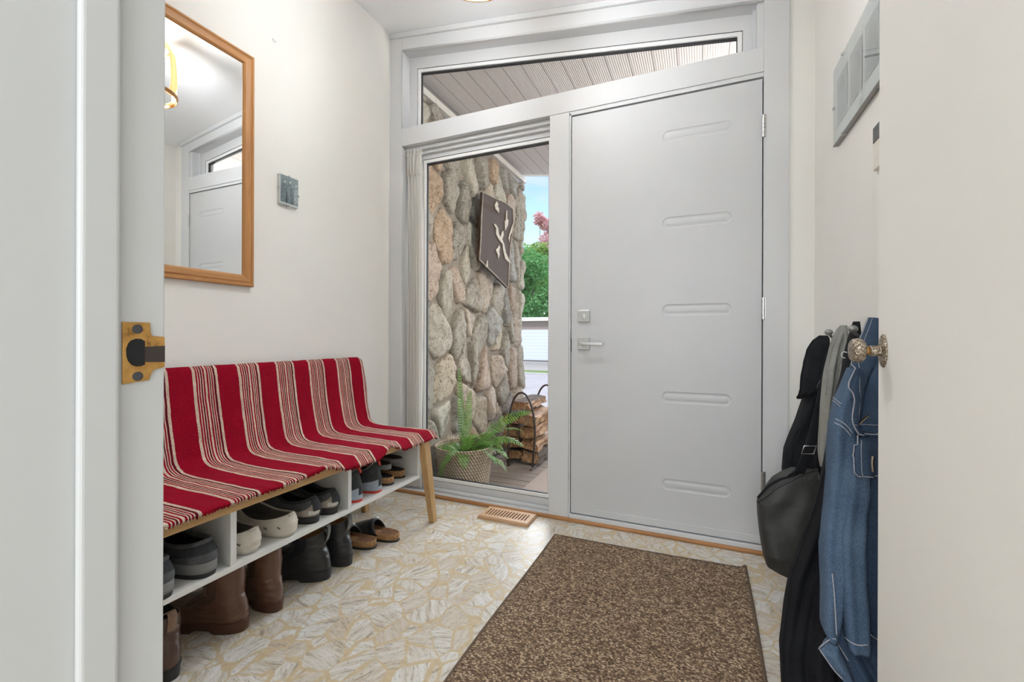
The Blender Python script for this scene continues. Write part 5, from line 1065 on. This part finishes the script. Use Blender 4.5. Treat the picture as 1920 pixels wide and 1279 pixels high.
def frond(az, ln, el0, droop, w=.055, twist=0):
    p = Vector((.05 * math.cos(az), .05 * math.sin(az), .29)); pts = [p.copy()]; n = 30; el = el0
    for k in range(n): p = p + Vector((math.cos(az) * math.cos(el), math.sin(az) * math.cos(el), math.sin(el))) * ln / n; el -= droop / n * (.5 + k / n); pts.append(p.copy())
    h = MB(); h.tube(pts, lambda t: .0026 * (1 - .7 * t), 5); side0 = Vector((-math.sin(az), math.cos(az), 0))
    for k in range(4, n + 1):
        t = k / n; d = (pts[min(k + 1, n)] - pts[k - 1]).normalized(); sd_ = (side0 * math.cos(twist) + d.cross(side0) * math.sin(twist)).normalized(); up_ = sd_.cross(d).normalized(); wl = w * (math.sin(PI * min(1, t * .93 + .07)) ** .6) * (1 - .2 * t) + .006
        for sg in (1, -1):
            b_ = pts[k]; dr = (sd_ * sg + d * .35 - up_ * random.uniform(-.05, .3) * (1 if up_.z < 0 else -1) * -1).normalized(); hw = ln / n * .33
            q = [b_ - d * hw * .6, b_ + dr * wl * .35 - d * hw, b_ + dr * wl * .8 - d * hw * .7, b_ + dr * wl + d * hw * .3, b_ + dr * wl * .8 + d * hw * .8, b_ + dr * wl * .35 + d * hw, b_ + d * hw * .6]
            q = [x_ - up_ * (abs((x_ - b_).dot(dr)) ** 2) * (-3 if up_.z < 0 else 3) * .6 for x_ in q]; h.add(q, [tuple(range(7))])
    h.build('frond', M['fern'], pot)
# one long frond to the right, one upright at the left, a dense crown
frond(.42, .52, 1.02, 1.05, .066, .5); frond(.30, .40, .80, 1.6, .055, .3); frond(.75, .44, .9, 1.5, .055, -.3); frond(.15, .30, .2, 1.5, .045); frond(2.4, .58, 1.50, .12, .030, .3); frond(1.9, .44, 1.35, .5, .035)
for k in range(22): a = -PI + k * 2 * PI / 22 + random.uniform(-.1, .1); frond(a, random.uniform(.24, .36) * (.5 if math.cos(a) < -.25 else 1), random.uniform(.5, 1.2), random.uniform(1.4, 2.4), random.uniform(.035, .055), random.uniform(-.5, .5))

# exterior wall right of the door; lantern added, unseen, to go with the porch fill
struct('wall_outside', MB().box(XR + .12, 2.8, D + .012, D + .15, -.3, 3.0), plain('pale_siding', (.62, .60, .57), .6))
pl = empty('added_lantern', (.70, D + .15, 1.80), 'added black wall lantern outside beside the entry door, out of view', 'light')
h = MB(); h.box(.66, .74, D + .15, D + .165, 1.74, 1.92); keep(h.build('back_plate', M['rubber'], pl, bevel=.003), pl)
h = MB(); h.tube([(.70, D + .16, 1.90), (.70, D + .24, 1.99), (.70, D + .37, 2.00), (.70, D + .37, 1.975)], .007, 8); keep(h.build('arm', M['rubber'], pl, smooth_=True), pl)
h = MB(); h.lathe([(.10, 0), (.09, .015), (.02, .05)], (.70, D + .37, 1.955), (0, 0, 1), 24); keep(h.build('hood', M['rubber'], pl, smooth_=True), pl)

# firewood rack with split logs
hx, hy = -1.37, 3.35
rk = empty('firewood_rack', (hx, hy, DZ), 'black steel hoop firewood rack on the porch', 'firewood rack'); iron = plain('dark_wrought_iron', (.06, .045, .04), .5, .4)
def hoop(y, n_='hoop'):
    h = MB(); P = [(hx - .12, y, DZ + .02)] + [(hx + .0 + .12 * math.cos(a), y, DZ + .30 + .33 * math.sin(a)) for a in np.linspace(PI * 1.08, -PI * .08, 26)] + [(hx + .10, y, DZ + .02)]
    h.tube(P, .009, 8); keep(h.build(n_, iron, rk, smooth_=True), rk)
hoop(hy + .02); hoop(hy + .66)
h = MB(); h.tube([(hx - .12, hy + .02, DZ + .013), (hx - .12, hy + .66, DZ + .013)], .009, 8); keep(h.build('base_bar', iron, rk), rk)
h = MB(); h.tube([(hx + .10, hy - .02, DZ + .013), (hx + .10, hy + .68, DZ + .013)], .009, 8); keep(h.build('base_bar', iron, rk), rk)
m = N('split_log'); f = m.noise(1, 7, .65, 1.5, m.mapping((26, 2.2, 26))); m.color(m.ramp(f, [(.32, (.07, .03, .012)), (.50, (.25, .12, .05)), (.70, (.50, .31, .155))])).rough(.7); m.bump(f, .8, .006); M['log'] = m.m
m = N('bark_log'); f = m.noise(1, 7, .7, 1.0, m.mapping((30, 5, 30))); m.color(m.ramp(f, [(.30, (.03, .022, .018)), (.6, (.12, .085, .065)), (.75, (.24, .20, .17))])).rough(.9); m.bump(f, 1, .01); M['bark'] = m.m
random.seed(21)
def log(cx, cz, pts, ln, y0, label, barked=(), rot=0):
    o_ = empty('firewood_log', (cx, y0, cz), label, 'log', 'split logs in the firewood rack'); n = 14; ring_ = []
    Pn = []
    for k in range(len(pts)):
        a, b = pts[k], pts[(k + 1) % len(pts)]
        for t in (0, .25, .5, .75): Pn.append((lerp(a[0], b[0], t), lerp(a[1], b[1], t), k))
    sd = random.random() * 40; V = []; m_ = len(Pn)
    for j in range(n):
        for a, b, k in Pn:
            e_ = 1 + .22 * noise.noise(Vector((a * 30, b * 30 + sd, j * .35))) + .05 * noise.noise(Vector((a * 60, b * 50, j * .9 + sd))); V.append((a * e_ + .01 * math.sin(j * .3 + sd), j * ln / (n - 1) + .006 * noise.noise(Vector((a * 50, b * 50, sd))) * (j in (0, n - 1)), b * e_))
    F = [(j * m_ + i, j * m_ + (i + 1) % m_, (j + 1) * m_ + (i + 1) % m_, (j + 1) * m_ + i) for j in range(n - 1) for i in range(m_)] + [tuple(range(m_))[::-1], tuple(range((n - 1) * m_, n * m_))]
    h = MB(); h.add(V, F); ob = h.build('wood', [M['log'], M['bark']], o_)
    for i_, p in enumerate(ob.data.polygons):
        if i_ < (n - 1) * m_ and Pn[i_ % m_][2] in barked: p.material_index = 1
    o_.rotation_euler.y = rot
tri = [(-.07, -.05), (.08, -.045), (.05, .03), (-.02, .06)]; qd = [(-.075, -.045), (.07, -.05), (.075, .035), (-.06, .05)]; wd = [(-.09, -.03), (.085, -.035), (.08, .02), (-.05, .045)]
L0 = DZ + .075
for args in ((-1.54, L0, wd, .42, 3.48, 'dark split log at the bottom of the rack, by the stone wall', (0, 2)), (-1.375, L0, qd, .42, 3.46, 'grey weathered log at the bottom of the rack, nearest the mat', (1, 2)),
             (-1.56, L0 + .105, qd, .40, 3.49, 'dark wedge log in the second layer by the wall', (1, 3)), (-1.39, L0 + .105, wd, .44, 3.44, 'orange split log in the second layer', (0,)),
             (-1.57, L0 + .205, tri, .42, 3.47, 'small wedge log in the third layer by the wall', ()), (-1.385, L0 + .215, qd, .46, 3.42, 'thick light split log in the third layer', ()),
             (-1.56, L0 + .305, wd, .42, 3.48, 'bark covered log in the fourth layer by the wall', (1, 2)), (-1.375, L0 + .325, qd, .48, 3.40, 'thick yellow split log in the fourth layer', ()),
             (-1.47, L0 + .430, wd, .50, 3.44, 'grey bark topped log on top of the stack', (2, 3))): log(*args[:7 - 1], barked=args[6]) if False else log(args[0] + .045, args[1], args[2], args[3], args[4], args[5], args[6], random.uniform(-.22, .22))

# door mat outside
h = MB(); h.prism([(-1.40, 3.10, DZ + .001), (-.36, 2.55, DZ + .001), (.30, 2.55, DZ + .001), (.30, 3.66, DZ + .001), (-1.22, 3.66, DZ + .001)], (0, 0, .010))
h = MB(); h.box(-1.17, .10, 2.62, 3.68, DZ + .001, DZ + .011); m = N('ribbed_mat'); f = m.wave(50, 1.2, 3, 2, m.mapping((1, 1, 1), (0, 0, .7))); m.color(m.ramp(f, [(.2, (.23, .17, .14)), (.8, (.50, .41, .36))])).rough(.9); m.bump(f, .6, .004)
o = h.build('porch_mat', m.m, bevel=.003); tag(o, 'pinkish tan ribbed mat on the porch boards outside', 'mat')

# ------------------------------------------------------------------ yard, street, garage, trees
def gm(name, a, b, sc=8, rough=.9, bump=.3): m = N(name); f = m.noise(sc, 7, .65); m.color(m.ramp(f, [(.3, a), (.7, b)])).rough(rough); m.bump(f, bump, .01); return m.m
struct('ground', MB().box(-60, 60, SY + .2, 90, GZ - .1, GZ), gm('lawn_ground', (.10, .17, .04), (.22, .28, .08), 4))
struct('driveway', MB().box(-40, 40, SY + .34, 16.6, GZ, GZ + .012), gm('pale_asphalt', (.34, .31, .32), (.44, .40, .41), 3))
struct('verge_curb', MB().box(-40, 40, 16.6, 16.9, GZ, GZ + .05), gm('concrete_curb', (.45, .43, .40), (.55, .52, .49), 5))
struct('garage_apron', MB().box(-40, 40, 18.6, 25.4, GZ, GZ + .012), gm('gravel_apron', (.34, .30, .27), (.46, .42, .38), 6))
ga = empty('garage', (-9.6, 25.4, GZ), 'low neighbouring garage with a pale roll up door', 'garage')
keep(MB().box(-13, -4.5, 25.4, 28.6, GZ, 2.05).build('garage_wall', gm('tan_brick', (.26, .20, .18), (.34, .28, .25), 20), ga), ga)
keep(MB().box(-13.2, -4.3, 25.1, 28.8, 1.95, 2.17).build('fascia', M['vinyl'], ga, bevel=.01), ga)
m = N('roll_up_door'); P = m.sep(); ln = m.math('LESS_THAN', m.math('FRACT', m.math('MULTIPLY', P[2], 5)), .08); m.color(m.mix(ln, (.66, .68, .78), (.45, .47, .56))).rough(.5)
keep(MB().box(-11.2, -8.55, 25.34, 25.4, GZ, 1.42).build('garage_door', m.m, ga), ga)
keep(MB().box(-11.3, -8.45, 25.32, 25.4, GZ, GZ + .08).build('door_seal', M['gapdark'], ga), ga)
def leaf_mat(name, a, b):
    m = N(name); t = m.n('BsdfTranslucent'); t.inputs[0].default_value = (*[x * 1.6 for x in b], 1); mx = m.n('MixShader'); mx.inputs[0].default_value = .3
    m.color(m.ramp(m.noise(1.6, 5, .7), [(.3, a), (.7, b)])).rough(.6); m.l(m.b.outputs[0], mx.inputs[1]); m.l(t.outputs[0], mx.inputs[2]); m.l(mx.outputs[0], m.out.inputs['Surface']); return m.m
leafA, leafB, leafC = leaf_mat('bush_leaf', (.05, .17, .06), (.16, .38, .12)), leaf_mat('tree_leaf', (.14, .26, .06), (.38, .52, .16)), leaf_mat('pink_leaf', (.46, .24, .26), (.70, .46, .47))
rng = None
barkT = plain('tree_bark', (.14, .11, .09), .9, bump=.6, bsc=30, bd=.02)
def tree(name, x, y, h_, blobs, mat, n, sz, label, cat='tree', seed=0, group=None):
    rng = random.Random(seed); t_ = empty(name, (x, y, GZ), label, cat, group); V = []; F = []
    for k in range(n):
        bx_, by_, bz_, br_ = blobs[rng.randrange(len(blobs))]; d = Vector((rng.gauss(0, 1), rng.gauss(0, 1), rng.gauss(0, 1))).normalized() * br_ * (rng.random() ** .35); d.z *= .9
        if rng.random() < .6 and d.y > 0: d.y = -d.y
        c = Vector((bx_, by_, bz_)) + d + Vector((0, 0, .25 * noise.noise(d * 2))); a = Vector((rng.gauss(0, 1), rng.gauss(0, 1), rng.gauss(0, .6))).normalized(); b = a.orthogonal().normalized(); b = (b * math.cos(k) + a.cross(b) * math.sin(k)); s_ = sz * rng.uniform(.6, 1.3)
        i = len(V); V += [c - a * s_ * .5, c + b * s_ * .28, c + a * s_ * .5, c - b * s_ * .28]; F.append((i, i + 1, i + 2, i + 3))
    h = MB(); h.add(V, F); h.build('foliage', mat, t_)
    h = MB(); h.tube([(0, 0, -.05), (.05, 0, h_ * .3), (0, .05, h_ * .7)], lambda t: .16 * (1 - .6 * t), 10)
    for q in blobs[:5]: h.tube([(0, 0, h_ * .3), (q[0] * .6, q[1] * .6, q[2] * .8), (q[0], q[1], q[2])], lambda t: .07 * (1 - .7 * t), 6)
    h.build('trunk', barkT, t_, smooth_=True)
def shrub_blobs(rng, w_, h_): return [(rng.uniform(-w_, w_), rng.uniform(-.8, .8), rng.uniform(.8, h_), rng.uniform(.8, 1.3)) for _ in range(24)]
lab = ['dense green tree rising behind the garage, seen past the stone wall', 'leafy green tree behind the garage roof, left of the dense one', 'green tree standing further right behind the garage', 'broad green tree right of the others across the street']
for i, (x, w_, h_) in enumerate(((-11.9, 1.6, 7.3), (-18.6, 1.7, 6.5), (-5.3, 1.6, 6.6), (1.6, 1.8, 6.0))):
    rng = random.Random(40 + i); tree('tree', x, 31.5, h_, shrub_blobs(rng, w_, h_), leafA, 15000, .30, lab[i], seed=i, group=None)
rng = random.Random(77); tree('tree', -13.2, 36.5, 9, [(rng.uniform(-2.0, 2.0), rng.uniform(-1, 1), rng.uniform(5.5, 9.2), rng.uniform(.8, 1.2)) for _ in range(22)], leafB, 13000, .26, 'lighter yellow green tree behind the dense green one', seed=9)
rng = random.Random(78); tree('pink_leaved_tree', -14.9, 41.5, 12, [(rng.uniform(-.6, 3.0), rng.uniform(-1, 1), rng.uniform(9.0, 13.4), rng.uniform(.6, 1.0)) for _ in range(14)], leafC, 6000, .28, 'pink leaved tree top rising highest across the street', seed=10)
